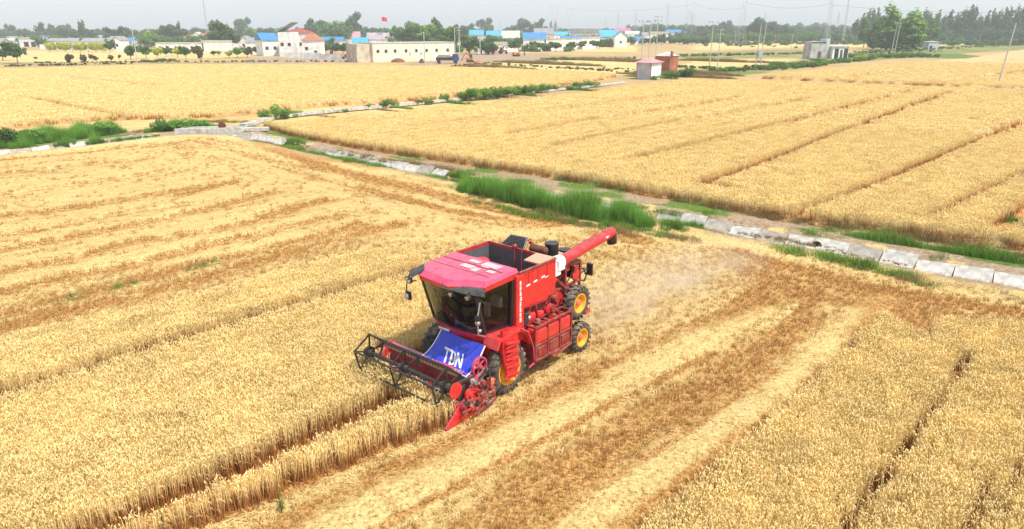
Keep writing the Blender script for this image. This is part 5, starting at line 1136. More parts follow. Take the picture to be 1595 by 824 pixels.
def house(px0, px1, yb, yw, yr, wall, roof, label, kind='gable', wins=0, door=None, depth=7.0, yaw=0.0, cat='house', D=None, eave=.35, arch=0, name='house', win_wh=(1.1, 1.1), win_z=.5, tiles=0):
    """front wall seen between photo columns px0..px1, foot at yb, eaves at yw, ridge at yr"""
    c = G((px0 + px1) / 2, yb); k = (c.y * _cp + CAM_H * _sp) / FPX
    w_ = (px1 - px0) * k; h = (yb - yw) * k; hr = (yb - yr) * k; o = empty(name, c, math.radians(yaw), label=label, cat=cat); a = w_ / 2
    wl = MB()
    if kind == 'gable': wl.box(-a, a, 0, depth, -.3, h)
    elif kind == 'gable_front': wl.hull([(-a, 0, -.3), (a, 0, -.3), (a, 0, h), (0, 0, hr - .1), (-a, 0, h)], [(-a, depth, -.3), (a, depth, -.3), (a, depth, h), (0, depth, hr - .1), (-a, depth, h)])
    else: wl.box(-a, a, 0, depth, -.3, h)
    W_ = wl.build('wall', WM[wall], o)
    e = eave
    if kind == 'gable':
        MB().prism_y([(0, 0)] * 0 or [(-a - e, h)] * 0 or [(-a - e, h - .05), (a + e, h - .05), (a + e, h + .1), (-a - e, h + .1)], -e * .2, 0.0).build('fascia', WM['white'] if wall != 'grey' else WM['grey'], o)
        MB().hull([(-a - e, -e, h), (-a - e, depth + e, h), (-a - e, depth / 2, hr)], [(a + e, -e, h), (a + e, depth + e, h), (a + e, depth / 2, hr)]).build('roof', RM[roof], o)
    elif kind == 'gable_front':
        for s_ in (-1, 1): MB().hull([(s_ * (a + e), -e, h - .1), (0, -e, hr), (0, -e, hr + .12), (s_ * (a + e), -e, h + .05)], [(s_ * (a + e), depth + e, h - .1), (0, depth + e, hr), (0, depth + e, hr + .12), (s_ * (a + e), depth + e, h + .05)]).build('roof', RM[roof], o)
    elif kind == 'hip':
        s = MB(); b = s.bm; v = [b.verts.new(q) for q in ((-a - e, -e, h), (a + e, -e, h), (a + e, depth + e, h), (-a - e, depth + e, h), (-a * .25, depth / 2, hr), (a * .25, depth / 2, hr))]
        for f in ((0, 1, 5, 4), (1, 2, 5), (2, 3, 4, 5), (3, 0, 4), (3, 2, 1, 0)): b.faces.new([v[i] for i in f])
        s.build('roof', RM[roof], o)
    elif kind == 'shed': MB().hull([(-a - e, -e, h), (a + e, -e, hr), (a + e, -e, hr + .15), (-a - e, -e, h + .15)], [(-a - e, depth, h), (a + e, depth, hr), (a + e, depth, hr + .15), (-a - e, depth, h + .15)]).build('roof', RM[roof], o)
    else: MB().box(-a - e * .6, a + e * .6, -e * .6, depth + e, h, max(hr, h + .18)).build('roof', RM[roof], o)
    ww, wh = win_wh; z0 = h * win_z - wh / 2
    xs = [-a + w_ * (i + .5) / wins for i in range(wins)] if wins else []
    for i, x in enumerate(xs):
        if door is not None and i == door:
            bbox('door', x - .55, x + .55, -.06, -.003, -.02, 2.1, M_DOOR, o); continue
        f = bbox('window', x - ww / 2 - .08, x + ww / 2 + .08, -.05, -.003, z0 - .08, z0 + wh + .08, M_FRAME if wall != 'cream' else WM['cream'], o); bbox('pane', x - ww / 2, x + ww / 2, -.07, -.052, z0, z0 + wh, M_PANE, f)
    for i in range(arch):
        x = -a + w_ * (i + 1) / (arch + 1); bbox('gateway', x - 1.3, x + 1.3, -.06, -.003, -.02, h * .62, M_PANE, o)
    return o, k
house(-60, 4, 74, 65, 60, 'white', 'grey', 'white house with grey roof cut by the left frame edge', wins=3)
house(5, 21, 72, 64, 60, 'white', 'pale', 'small white house with pale roof beside the far left trees', wins=2)
house(31, 64, 73, 61, 59, 'white', 'slab', 'white flat roofed shed with two dark gateways at the far left', 'flat', arch=2, cat='shed', name='shed')
house(75, 126, 73, 64, 60, 'white', 'grey', 'long low white house with grey roof behind the left lime shrubs', wins=5)
house(128, 166, 74, 65, 60, 'white', 'grey', 'low white house with grey roof right of the longest white one', wins=4)
house(166, 180, 74, 62, 57, 'white', 'grey', 'white house under tilted grey roof behind the dark round tree', 'gable', wins=1, yaw=-25)
house(178, 190, 79, 63, 58, 'white', 'grey', 'narrow white gabled house with grey roof right of the lime shrubs', 'gable_front', wins=1)
house(205, 224, 74, 68, 64, 'white', 'grey', 'low white house half hidden behind the leaning pole on the left', wins=2)
house(245, 272, 66, 60, 52, 'grey', 'pale', 'grey green gabled house left of the red roofs', 'gable_front', yaw=12)
house(272, 302, 66, 62, 54, 'white', 'red', 'left red tiled roof house behind the long white wall', wins=3)
house(315, 341, 66, 62, 52, 'white', 'red', 'right red tiled roof house beside the big dark tree', wins=2)
house(292, 322, 68, 63, 51, 'white', 'pale', 'white house with broad pale gable between the two red roofs', 'gable_front', wins=2)
house(244, 318, 80, 68, 67, 'white', 'slab', 'long white yard building with flat top below the red roofs', 'flat', wins=6, win_wh=(1, .9))
house(316, 353, 80, 66, 64, 'white', 'slab', 'taller white block at the right end of the long white yard building', 'flat', cat='building')
house(371, 390, 76, 65, 57, 'white', 'grey', 'white house with grey gable just right of the big dark tree', 'gable_front', wins=1)
house(384, 412, 85, 66, 60, 'white', 'grey', 'white house with grey roof left of the blue gable', wins=3, depth=9)
house(411, 436, 87, 64, 53, 'white', 'blue', 'white house with a large blue gable facing right', 'gable', yaw=35, wins=2, depth=9)
house(436, 458, 88, 52, 38, 'white', 'grey', 'tallest white house with steep tilted grey and blue roof', 'shed', wins=2, depth=8)
house(447, 484, 86, 53, 47, 'white', 'red', 'white two storey house under a long red roof beside the tilted roof', 'hip', wins=4, depth=7)
house(472, 499, 88, 64, 54, 'white', 'brown', 'white house with brown hipped roof right of the red roofed one', 'hip', wins=2, door=1)
house(500, 534, 72, 64, 58, 'white', 'blue', 'low house with pale blue roof behind the dark round shrubs', wins=2)
house(528, 560, 68, 60, 50, 'white', 'pink', 'house with wide faded pink roof behind the red vehicles', wins=2)
house(556, 590, 68, 60, 49, 'white', 'blue', 'house with steep blue edged roof behind the cream barn', 'shed', yaw=-15, wins=1)
house(549, 572, 76, 67, 59, 'white', 'sky', 'small house with bright light blue roof left of the cream barn', wins=1)
house(572, 605, 74, 62, 52, 'white', 'stripe', 'house with striped pink and grey roof behind the left end of the cream barn', wins=1)
house(606, 652, 72, 64, 58, 'white', 'pale', 'long house with pale flat roof behind the cream barn', 'gable', wins=4)
house(698, 712, 70, 64, 60, 'tan', 'pale', 'small tan house behind the right end of the cream barn', wins=1)
# the cream barn: long wall with eight square windows, end wall turned to the left
c0, c1 = G(582, 97), G(708, 93.5); wv = c1 - c0; yawb = math.atan2(wv.y, wv.x); L_ = wv.length
barn = empty('barn', c0, yawb, label='long cream flat roofed barn with a row of small dark square windows', cat='barn')
hb = 28 * (c0.y * _cp + CAM_H * _sp) / FPX; dpt = 9.0
MB().box(0, L_, 0, dpt, -.3, hb).build('wall', WM['cream'], barn); MB().box(-.25, L_ + .25, -.2, dpt + .3, hb, hb + .22).build('roof', RM['slab'], barn)
v5 = G(558, 94) - c0; ex = v5.length
MB().box(-4.6, -.01, 1.2, dpt, -.3, hb * .96).build('side_wing', WM['tan'], barn)
for px in (589, 601, 614.5, 631, 647, 663, 679, 697):
    x = (px - 582) / 126 * L_; f = bbox('window', x - .5, x + .5, -.05, -.003, hb * .48, hb * .48 + 1.05, WM['tan'], barn); bbox('pane', x - .4, x + .4, -.07, -.052, hb * .48 + .1, hb * .48 + .95, M_PANE, f)
for px in (636, 653): x = (px - 582) / 126 * L_; bbox('wall_box', x, x + .5, -.35, -.003, hb * .40, hb * .40 + .6, WM['grey'], barn)
house(731, 753, 66, 55, 47.5, 'tan', 'sky', 'house with turquoise roof left of the twin turquoise roofed one', 'gable', wins=1)
house(758, 783, 68, 56, 49, 'tan', 'sky', 'house with wide turquoise roof right of the tall pole', 'gable', wins=2)
house(782, 809, 72, 60, 49, 'white', 'pale', 'house with pale grey roof between turquoise and deep blue roofs', 'gable', wins=2)
house(770, 790, 78, 70, 66, 'cream', 'slab', 'low yellow walled house behind the red tractor', 'flat', wins=2)
house(785, 825, 80, 71, 70, 'white', 'slab', 'long low white wall building right of the red tractor', 'flat', wins=5, win_wh=(.8, .8))
house(815, 850, 78, 62, 52, 'white', 'blue', 'white house under the largest deep blue roof', 'gable', wins=3)
house(832, 862, 66, 54, 45, 'tan', 'grey', 'house with high grey blue roof behind the deep blue roof', 'gable', wins=2)
house(848, 876, 78, 62, 61, 'white', 'slab', 'white block with dark gateway right of the deep blue roof', 'flat', arch=1, cat='building')
house(874, 905, 76, 60, 57, 'white', 'blue', 'white house with flat pale blue roof beside the grey pole', 'gable', arch=1)
house(890, 933, 70, 52, 46, 'grey', 'grey', 'unfinished grey two storey building with dark openings', 'flat', wins=6, win_wh=(2.4, 1.8), win_z=.62, cat='building', name='building')
house(905, 934, 74, 60, 58, 'white', 'slab', 'white low house in front of the unfinished grey building', 'flat', wins=3)
house(934, 961, 73, 58, 48, 'white', 'sky', 'front part of the white house under bright sky blue roof', 'gable', wins=2)
house(957, 976, 74, 58, 50, 'white', 'sky', 'white gable end beside the bright sky blue roof', 'gable_front', wins=1)
house(958, 982, 60, 50, 45, 'white', 'magenta', 'far house with magenta roof right of the bright sky blue roof', 'gable')
house(974, 996, 62, 53, 49, 'white', 'pale', 'white rounded shed far behind the twin crossarm poles', 'gable', cat='shed')
house(1012, 1040, 66, 54, 50, 'white', 'slab', 'small white house left of the long blue roofed hall', 'flat', wins=2)
house(1037, 1074, 62, 51, 47, 'steel', 'blue', 'long grey hall with thin bright blue roof', 'gable', wins=6, cat='hall', name='hall')
house(1073, 1083, 62, 50, 48, 'white', 'slab', 'white square end block of the long blue roofed hall', 'flat', cat='building')
house(1075, 1120, 64, 58, 56, 'tan', 'slab', 'low tan sheds right of the blue roofed hall', 'flat', wins=4, cat='shed', name='shed')
house(640, 668, 71, 60, 53, 'white', 'grey', 'grey roofed house just above the middle of the barn roof', 'gable', wins=2)
house(672, 697, 72, 62, 55, 'white', 'blue', 'blue roofed house above the right half of the barn roof', 'gable', wins=2)
house(712, 731, 74, 64, 58, 'white', 'red', 'small red roofed house between the barn and the dark bushy tree', 'gable', wins=1)
house(862, 884, 66, 55, 50, 'white', 'sky', 'small bright blue roofed house left of the unfinished building', 'gable', wins=1)
house(224, 246, 70, 62, 57, 'tan', 'red', 'small tan house with red roof left of the grey green gable', 'gable', wins=2)
house(350, 372, 74, 65, 59, 'white', 'brown', 'small brown roofed house at the foot of the biggest dark tree', 'gable', wins=1)
house(143, 160, 66, 60, 55, 'grey', 'grey', 'grey house with steep roof behind the lime shrubs', 'gable', wins=1)
house(1000, 1013, 66, 56, 51, 'white', 'grey', 'tiny grey roofed house seen between the three poles', 'gable', wins=1)
for a_ in ((8, 32, 68, 61, 57, 'grey', 'grey house behind the small pale roofed one at far left'), (62, 80, 67, 60, 56, 'blue', 'blue roofed house between the gateway shed and the longest white house'), (108, 130, 66, 59, 55, 'grey', 'grey roofed house peeping over the right end of the longest white one'),
        (190, 208, 71, 64, 59, 'blue', 'blue roofed house just left of the leaning grey pole'), (404, 424, 70, 62, 57, 'red', 'red roofed house peeping behind the grey roof left of the blue gable'), (496, 516, 66, 59, 54, 'grey', 'grey roofed house above the pale blue roof behind dark shrubs'),
        (652, 676, 66, 58, 53, 'red', 'red roofed house in the trees behind the middle of the barn'), (745, 762, 72, 62, 57, 'grey', 'grey roofed house between the two turquoise roofs'), (806, 824, 66, 57, 52, 'sky', 'turquoise roofed house behind the pale grey roof'),
        (868, 892, 60, 52, 48, 'blue', 'blue roofed house on the skyline left of the unfinished building'), (880, 900, 74, 65, 60, 'grey', 'grey roofed house right beside the dark gateway block'), (920, 940, 62, 53, 48, 'grey', 'grey roofed house on the skyline behind the unfinished building'),
        (984, 1000, 70, 62, 57, 'blue', 'blue roofed house left of the three poles'), (1018, 1038, 60, 53, 49, 'red', 'red roofed house behind the left end of the long blue hall'), (1084, 1102, 60, 54, 51, 'sky', 'turquoise roofed shed behind the low tan sheds')):
    house(*a_[:5], 'white', a_[5], a_[6], 'gable', wins=2)
# garden walls
def gwall(px0, px1, yb, h, m, label, y1=None):
    a, b = G(px0, yb), G(px1, y1 or yb); d = b - a; o = empty('garden_wall', a, math.atan2(d.y, d.x), label=label, cat='wall')
    n_ = max(1, int(d.length / 6)); 
    for i in range(n_): MB().box(d.length * i / n_, d.length * (i + 1) / n_ - .03, -.12, .12, -.3, h).build('wall_panel', m, o)
    for i in range(n_ + 1): MB().box(d.length * i / n_ - .2, d.length * i / n_ + .18, -.2, .2, -.3, h + .25).build('pillar', m, o)
gwall(64, 190, 77, 2.3, WM['white'], 'long white garden wall behind the lime shrubs at left'); gwall(445, 500, 90, 1.8, WM['white'], 'low white yard wall in front of the tall white houses', 91); gwall(500, 556, 92, 1.6, WM['grey'], 'grey yard wall with pale pillars before the red vehicles'); gwall(785, 930, 81, 1.4, WM['white'], 'long low white wall along the village front', 76)
# pump house with pink hipped roof, brick hut, ruins
def shed4(px, yb, yaw, wx, wy, h, wm, rm, rh, label, name, ov=.35, door=None, gable=False):
    c = G(px, yb); o = empty(name, c, math.radians(yaw), label=label, cat='hut')
    MB().box(-wx, 0, 0, wy, -.3, h).build('wall', WM[wm], o)
    s = MB(); b = s.bm
    if gable:
        s.hull([(-wx - ov, -ov, h), (-wx - ov, wy + ov, h), (-wx - ov, wy / 2, h + rh)], [(ov * 0, -ov, h), (0, wy + ov, h), (0, wy / 2, h + rh)])
    else:
        v = [b.verts.new(q) for q in ((-wx - ov, -ov, h), (ov, -ov, h), (ov, wy + ov, h), (-wx - ov, wy + ov, h), (-wx / 2, wy / 2, h + rh))]
        for f in ((0, 1, 4), (1, 2, 4), (2, 3, 4), (3, 0, 4), (3, 2, 1, 0)): b.faces.new([v[i] for i in f])
    s.build('roof', RM[rm], o); return o
o = shed4(1013, 124.5, -38, 3.1, 4.3, 3.15, 'steel', 'pink', .85, 'white metal pump house with a pink hipped roof', 'pump_house', ov=.45)
MB().box(-1.9, -1.0, -.04, -.003, 0, 2.1).build('door', WM['steel'], o); MB().box(.003, .05, .1, 4.2, -.2, 3.1).build('white_side', WM['white'], o)
for x, y in ((-3.03, -.03), (.0, -.03)): MB().box(x, x + .08, y - .05, y + .04, -.2, 3.05).build('corner_post', RM['magenta'], o)
o = shed4(1042, 114, -38, 3.6, 4.2, 3.6, 'brick', 'slab', .9, 'red brick hut with shallow tiled roof behind the pump house', 'brick_hut', ov=.15)
MB().box(-.05, .30, .2, .9, 3.6, 4.6).build('chimney', WM['brick'], o)
o = shed4(1284, 92, 10, 5.2, 4.5, 5.4, 'grey', 'slab', .15, 'grey roofless looking hut with a small dark doorway', 'ruined_hut', ov=.1)
MB().box(-2.6, -1.5, -.05, -.003, 0, 2.4).build('door', M_DOOR, o); MB().box(-5.1, -.1, -.06, -.003, 5.0, 5.35).build('lintel', RM['dark'], o); MB().box(.004, 1.4, .2, 3.6, -.2, 6.4).build('side_tower', WM['steel'], o)
o = shed4(1320, 92, 8, 5.6, 4.5, 4.0, 'white', 'slab', .5, 'white hut with pale flat roof and dark porch', 'white_hut', ov=.4)
for x in (-4.9, -1.6): MB().box(x, x + 1.4, -.05, -.003, .0, 3.3).build('porch_opening', M_PANE, o)
MB().box(-2.9, -2.1, -.05, -.003, 0, 2.9).build('door', M_DOOR, o)
o = shed4(1461, 77, 10, 5.6, 4, 3.6, 'steel', 'slab', .4, 'small grey blue hut with pale roof in the right fields', 'field_hut'); MB().box(-5, -3.4, -.05, -.003, .2, 1.8).build('window', M_PANE, o)
# ---- vehicles in the village yard
VB = mat('truck_blue', (.03, .07, .20), .4, noise=.2, scale=3); VR = mat('vehicle_red', (.40, .02, .03), .45, noise=.2, scale=3); VO = mat('digger_orange', (.50, .16, .04), .6, noise=.3, scale=3); VK = mat('vehicle_black', (.02, .02, .02), .7); VG_ = mat('glass_dark', (.05, .07, .09), .1); VT = mat('tarp', (.30, .26, .22), .9, noise=.2, scale=2)
def wheels(o, xs, y0, y1, r):
    for x in xs:
        for y in (y0, y1): s = MB(); s.lathe_y([(y - .12, r * .8), (y - .10, r), (y + .10, r), (y + .12, r * .8)], x, r, 14); s.build('wheel', VK, o)
def veh(px, yb, yaw, name, label, cat): return empty(name, G(px, yb), math.radians(yaw), label=label, cat=cat)
o = veh(698, 99, 8, 'lorry', 'blue cabbed lorry with a covered grey load beside the cream barn', 'lorry')
MB().box(-3.4, 1.2, -1.1, 1.1, .9, 1.2).box(-3.4, 1.1, -1.1, 1.1, 1.2, 1.7).build('load_bed', VK, o); MB().prism_y([(-3.3, 1.7), (1.0, 1.7), (.6, 2.3), (-2.6, 2.4)], -1.0, 1.0).build('tarpaulin', VT, o)
MB().prism_y([(1.3, .7), (3.0, .7), (3.05, 1.6), (2.75, 2.6), (1.3, 2.65)], -1.1, 1.1).build('driver_cab', VB, o, bevel=.06); MB().prism_y([(1.7, 1.7), (2.8, 1.7), (2.6, 2.4), (1.7, 2.4)], -1.12, 1.12).build('cab_window', VG_, o); MB().box(.6, 1.28, -.9, .9, .9, 2.0).build('fuel_box', VB, o); wheels(o, (-2.6, 2.1), -1.0, 1.0, .5)
def tractor(px, yb, yaw, label, col=VR):
    o = veh(px, yb, yaw, 'tractor', label, 'tractor'); MB().box(-.2, 1.9, -.35, .35, .8, 1.5).build('bonnet', col, o, bevel=.05); MB().prism_y([(-1.2, 1.0), (-.2, 1.0), (-.1, 2.4), (-1.1, 2.4)], -.6, .6).build('cab', VG_, o); MB().box(-1.3, 0, -.7, .7, 2.4, 2.52).build('roof', col, o); MB().prism_y([(-1.5, 1.0), (-1.3, 1.5), (-.4, 1.6), (-.1, 1.1)], -.95, .95).build('mudguard', col, o); wheels(o, (-.8,), -.85, .85, .75); wheels(o, (1.5,), -.6, .6, .42); return o
tractor(520, 91, 20, 'red tractor parked by the white pillars left of the cream barn'); tractor(543, 92, 170, 'second red tractor parked nearer the cream barn'); tractor(783, 84, 10, 'red tractor coupled to a dark wagon near the white pole')
o = veh(764, 85, 5, 'wagon', 'dark red wagon with sloping sides behind the red tractor', 'wagon'); MB().prism_y([(-2.8, 1.9), (2.2, 1.9), (1.6, .8), (-2.0, .8)], -1, 1).build('load_bed', mat('wagon_dark', (.10, .02, .03), .6), o); wheels(o, (-.8, .9), -1, 1, .45); MB().bar((2, 0, .8), (3.2, 0, .7), .1, .1).build('tow_bar', VK, o)
o = veh(733, 98, 0, 'digger', 'small orange digger with folded arm right of the lorry', 'digger'); MB().box(-1.2, 1.0, -.8, .8, .25, .7).build('tracks', VK, o, bevel=.1); MB().box(-1.3, .6, -.7, .7, .75, 1.4).build('engine_cover', VO, o, bevel=.05); MB().prism_y([(-.2, 1.4), (.6, 1.4), (.5, 2.4), (-.2, 2.4)], -.6, .1).build('cab', VG_, o); s = MB(); s.bar((.5, .3, 1.3), (-1.4, .3, 2.9), .22, .3).bar((-1.4, .3, 2.9), (-2.4, .3, 1.2), .18, .22); s.build('boom', VO, o); MB().prism_y([(-2.4, 1.3), (-2.9, .9), (-2.5, .5), (-2.1, .9)], .0, .6).build('bucket', VO, o)
o = veh(804, 88, 0, 'digger', 'rusty excavator arm standing at the edge of the bare yard', 'digger'); s = MB(); s.bar((1.2, 0, .6), (.6, 0, 3.4), .3, .35).bar((.6, 0, 3.4), (-.8, 0, 2.6), .25, .3); s.build('boom', VO, o); MB().box(-1.3, 1.4, -.7, .7, .1, .7).build('tracks', VK, o, bevel=.1); MB().prism_y([(-1.8, .5), (-.6, .4), (-.5, 1.5), (-1.2, 1.6)], -.5, .5).build('bucket', VO, o); MB().box(0, 1.3, -.6, .6, .7, 1.4).build('engine_cover', VO, o, bevel=.05)
for px, yb, w_, h, c, lab in ((620, 97, 4.5, 1.2, (.22, .09, .05), 'long rusty brown heap against the cream barn wall'), (657, 98, 1.6, 1.3, (.14, .07, .04), 'small dark heap beside the pole in front of the barn'), (745, 99, 3, .9, (.38, .17, .08), 'reddish soil heap right of the small digger')):
    p = G(px, yb); s = MB(); s.sphere((0, 0, 0), 1, (w_ / 2, 1.0, h)); o = s.build('heap', mat('heap', c, 1, noise=.4, scale=1.5, bump=.8, bscale=3)); o.location = p; tag(o, lab, 'heap')
p = G(748, 84); o = empty('gate_post', p, 0, label='white square kiosk at the foot of the tall white pole', cat='kiosk'); o.name = 'kiosk'; MB().box(-1, 1, -1, 1, 0, 2.6).build('wall', WM['white'], o); MB().box(.1, .8, -1.05, -1.003, 0, 2).build('door', M_PANE, o); MB().box(-1.1, 1.1, -1.1, 1.1, 2.6, 2.75).build('roof', RM['slab'], o)
p = G(817, 87); o = MB().tube((0, 0, 0), (0, 0, 3.4), .18, 10).build('post', mat('dark_post', (.05, .04, .035), .9)); o.location = p; tag(o, 'dark stump like post at the right edge of the bare yard', 'post')
# flag
p = G(597, 74); kf = (p.y * _cp + CAM_H * _sp) / FPX; o = empty('flagpole', p, 0, label='tall thin flagpole flying a red flag above the village trees', cat='flagpole')
hf = 45 * kf; MB().tube((0, 0, 0), (0, 0, hf), .07, 8, .04).build('pole', M_CONC, o)
s = MB(); n_ = 8
for i in range(n_):
    xa, xb = i / n_ * 8 * kf, (i + 1) / n_ * 8 * kf; ya, yb_ = .25 * math.sin(xa * 3), .25 * math.sin(xb * 3); za, zb = -.15 * xa, -.15 * xb
    s.poly([(xa, ya, hf - 6 * kf + za), (xb, yb_, hf - 6 * kf + zb), (xb, yb_, hf + zb), (xa, ya, hf + za)])
s.build('flag', mat('red_flag', (.75, .02, .06), .8), o)
# ---- poles
M_POLE = mat('concrete_pole', (.50, .49, .45), .9, noise=.1, scale=1)
def pole(px, yb, ytop, label, arms=0, lean=0.0, r=.15, group=None, aw=1.0, name='utility_pole'):
    p = G(px, yb); k = (p.y * _cp + CAM_H * _sp) / FPX; h = (yb - ytop) * k; o = empty(name, p, 0, label=label, cat='pole', group=group); o.rotation_euler = (0, math.radians(lean), 0)
    MB().tube((0, 0, -.3), (0, 0, h), r, 8, r * .6).build('shaft', M_POLE, o)
    for i in range(arms):
        z = h - .25 - .9 * i; MB().bar((-aw, 0, z), (aw, 0, z), .09, .09).build('crossarm', M_POLE, o)
        for x in (-aw * .9, -aw * .3, aw * .9): MB().tube((x, 0, z + .04), (x, 0, z + .32), .07, 6).build('insulator', VK, o)
    return o, h
pole(214, 96, 48, 'grey pole standing left of the red roofed houses', 1); pole(662, 103, 52, 'concrete pole in front of the right half of the cream barn'); pole(709, 94, 46, 'left pole of the close pair by the end of the barn'); pole(716, 96, 44, 'right pole of the close pair by the end of the barn', 2)
pole(748, 86, 40, 'tall white pole rising from the small white kiosk'); pole(862, 66, 36, 'white pole between the village and the far pylons'); pole(911, 75, 48, 'white pole in front of the unfinished grey building')
pole(998.5, 110, 37, 'left pole of the three behind the pump house', 1, aw=1.1); pole(1009.5, 110, 37, 'middle pole of the three behind the pump house', 1, aw=1.1); pole(1020.5, 104, 30, 'right and tallest pole of the three behind the pump house', 2, aw=1.0)
pole(1105, 106, 38, 'pole with dark crossarm in the strip fields, left of the thinner one', 1, aw=1.2); pole(1117, 112, 48, 'thinner dark pole with two crossarms in the strip fields', 2, r=.12)
o, h = pole(1177, 104, 40, 'left pole of the pair carrying a transformer', 0, lean=1.5); MB().box(.2, 1.3, -.4, .4, h * .22, h * .38).build('transformer', WM['steel'], o); MB().bar((-.3, 0, h * .2), (1.6, 0, h * .2), .12, .12).build('platform', M_POLE, o)
pole(1184, 104, 40, 'right pole of the pair carrying a transformer', 0, lean=2.2); pole(1144, 70, 50, 'short pole at the far edge of the strip fields left of the transformer'); pole(1230, 94, 54, 'thin pole in the olive strip left of the grey hut', r=.10); pole(1284, 84, 38, 'pole standing right behind the grey hut', 1)
pole(1388, 84, 37, 'left pole of the pair between the two big poplars', 0, lean=2); pole(1393, 84, 37, 'right pole of the pair between the two big poplars', 0, lean=2); pole(1206, 68, 54, 'small pole in front of the far wood left of centre right', r=.12); pole(1525, 70, 52, 'short pale pole in front of the poplar row', r=.1)
pole(1555, 131, 41, 'leaning tall pole in the wheat at the far right', 0, lean=4.2, r=.14)
# ---- pylons and lattice masts
M_STEEL = mat('galvanised_steel', (.42, .45, .48), .6)
def pylon(px, D, ytop, kind, label, wpx=14, cat='pylon'):
    p = GD(px, D); k = (D * _cp + CAM_H * _sp) / FPX; yb = HY + CAM_H / k; h = (yb - ytop) * k; w_ = wpx * k; o = empty('pylon', p, 0, label=label, cat=cat); t = max(.10, .28 * k)
    if kind == 'Y':
        s = MB(); b, n_ = w_ * .32, w_ * .10; hz = h * .62
        for sx, sy in ((1, 1), (1, -1), (-1, 1), (-1, -1)): s.bar((b * sx, b * sy, 0), (n_ * sx, n_ * sy, hz), t, t)
        for i in range(6):
            z0, z1 = hz * i / 6, hz * (i + 1) / 6; r0, r1 = b + (n_ - b) * i / 6, b + (n_ - b) * (i + 1) / 6
            s.bar((-r0, -r0, z0), (r1, -r1, z1), t * .6, t * .6).bar((r0, -r0, z0), (-r1, -r1, z1), t * .6, t * .6)
        s.build('lattice_body', M_STEEL, o)
        s = MB()
        for sx in (-1, 1): s.bar((n_ * sx, 0, hz), (w_ * .34 * sx, 0, h * .82), t * 1.3, t * 1.3).bar((w_ * .34 * sx, 0, h * .82), (w_ * .5 * sx, 0, h), t, t).bar((w_ * .34 * sx, 0, h * .82), (w_ * .22 * sx, 0, h * .93), t * .7, t * .7)
        s.bar((-w_ * .5, 0, h * .93), (w_ * .5, 0, h * .93), t * .8, t * .8); s.build('yoke', M_STEEL, o)
    else:
        s = MB(); b, n_ = w_ * .22, w_ * .05
        for sx, sy in ((1, 1), (1, -1), (-1, 1), (-1, -1)): s.bar((b * sx, b * sy, 0), (n_ * sx, n_ * sy, h), t, t)
        for i in range(8):
            z0, z1 = h * i / 8, h * (i + 1) / 8; r0, r1 = b + (n_ - b) * i / 8, b + (n_ - b) * (i + 1) / 8
            s.bar((-r0, -r0, z0), (r1, -r1, z1), t * .6, t * .6).bar((r0, -r0, z0), (-r1, -r1, z1), t * .6, t * .6)
        s.build('lattice_body', M_STEEL, o)
        if kind == 'T':
            for z, q in ((.92, .38), (.80, .5), (.68, .42)): MB().bar((-w_ * q, 0, h * z), (w_ * q, 0, h * z), t, t).build('crossarm', M_STEEL, o)
for a in ((325, 620, 3, 'M', 'slender lattice mast above the left village trees', 7), (864, 700, 9, 'Y', 'left forked pylon of the pair above the village', 13), (886, 800, 13, 'Y', 'right forked pylon of the pair above the village', 11), (780, 1100, 24, 'Y', 'faint small pylon above the turquoise roofs', 9), (943, 1200, 28, 'T', 'faintest small pylon above the unfinished building', 8), (962, 1100, 22, 'T', 'faint pylon above the bright blue gabled house', 9),
          (989, 1000, 20, 'T', 'faint pylon just left of the three poles', 9), (1038, 950, 8, 'T', 'slim pylon between the three poles and the forked pylon', 9), (1071, 600, -6, 'Y', 'large forked pylon above the long blue roofed hall', 20), (1077, 1100, 22, 'T', 'faint pylon right of the large forked pylon', 8), (1153, 420, -25, 'Y', 'largest forked pylon left of the big far tree', 18), (1189, 1100, 20, 'T', 'faint pylon above the big dark far tree', 9),
          (1286, 420, -16, 'T', 'tall lattice pylon behind the grey hut', 16), (1312, 480, -20, 'M', 'slender tall mast right of the grey hut pylon', 7), (1302, 1100, 20, 'T', 'faint pylon between the lattice pylon and the mast', 8)):
    pylon(*a)
# power lines: sagging cables from pylon to pylon at the right
def cable(px0, D0, y0, px1, D1, y1, sag, label):
    def pt(px, D, y):
        k = (D * _cp + CAM_H * _sp) / FPX; q = GD(px, D); return Vector((q.x, q.y, (HY + CAM_H / k - y) * k))
    a, b = pt(px0, D0, y0), pt(px1, D1, y1); s = MB(); n_ = 14; P = [a.lerp(b, i / n_) - Vector((0, 0, sag * 4 * (i / n_) * (1 - i / n_))) for i in range(n_ + 1)]
    s.path([tuple(q) for q in P], .045, 4); o = s.build('power_line', VK); tag(o, label, 'cable', 'power lines between the pylons')
cable(1153, 420, 6, 1286, 420, 8, 3, 'thin power line strung between the largest forked pylon and the lattice pylon'); cable(1071, 600, 6, 1153, 420, 14, 3, 'thin power line strung from the large forked pylon to the largest one'); cable(1286, 420, 10, 1720, 380, 10, 4, 'thin power line running from the lattice pylon out over the poplars')
cable(886, 800, 15, 1071, 600, 10, 4, 'thin power line strung over the three poles to the large forked pylon')
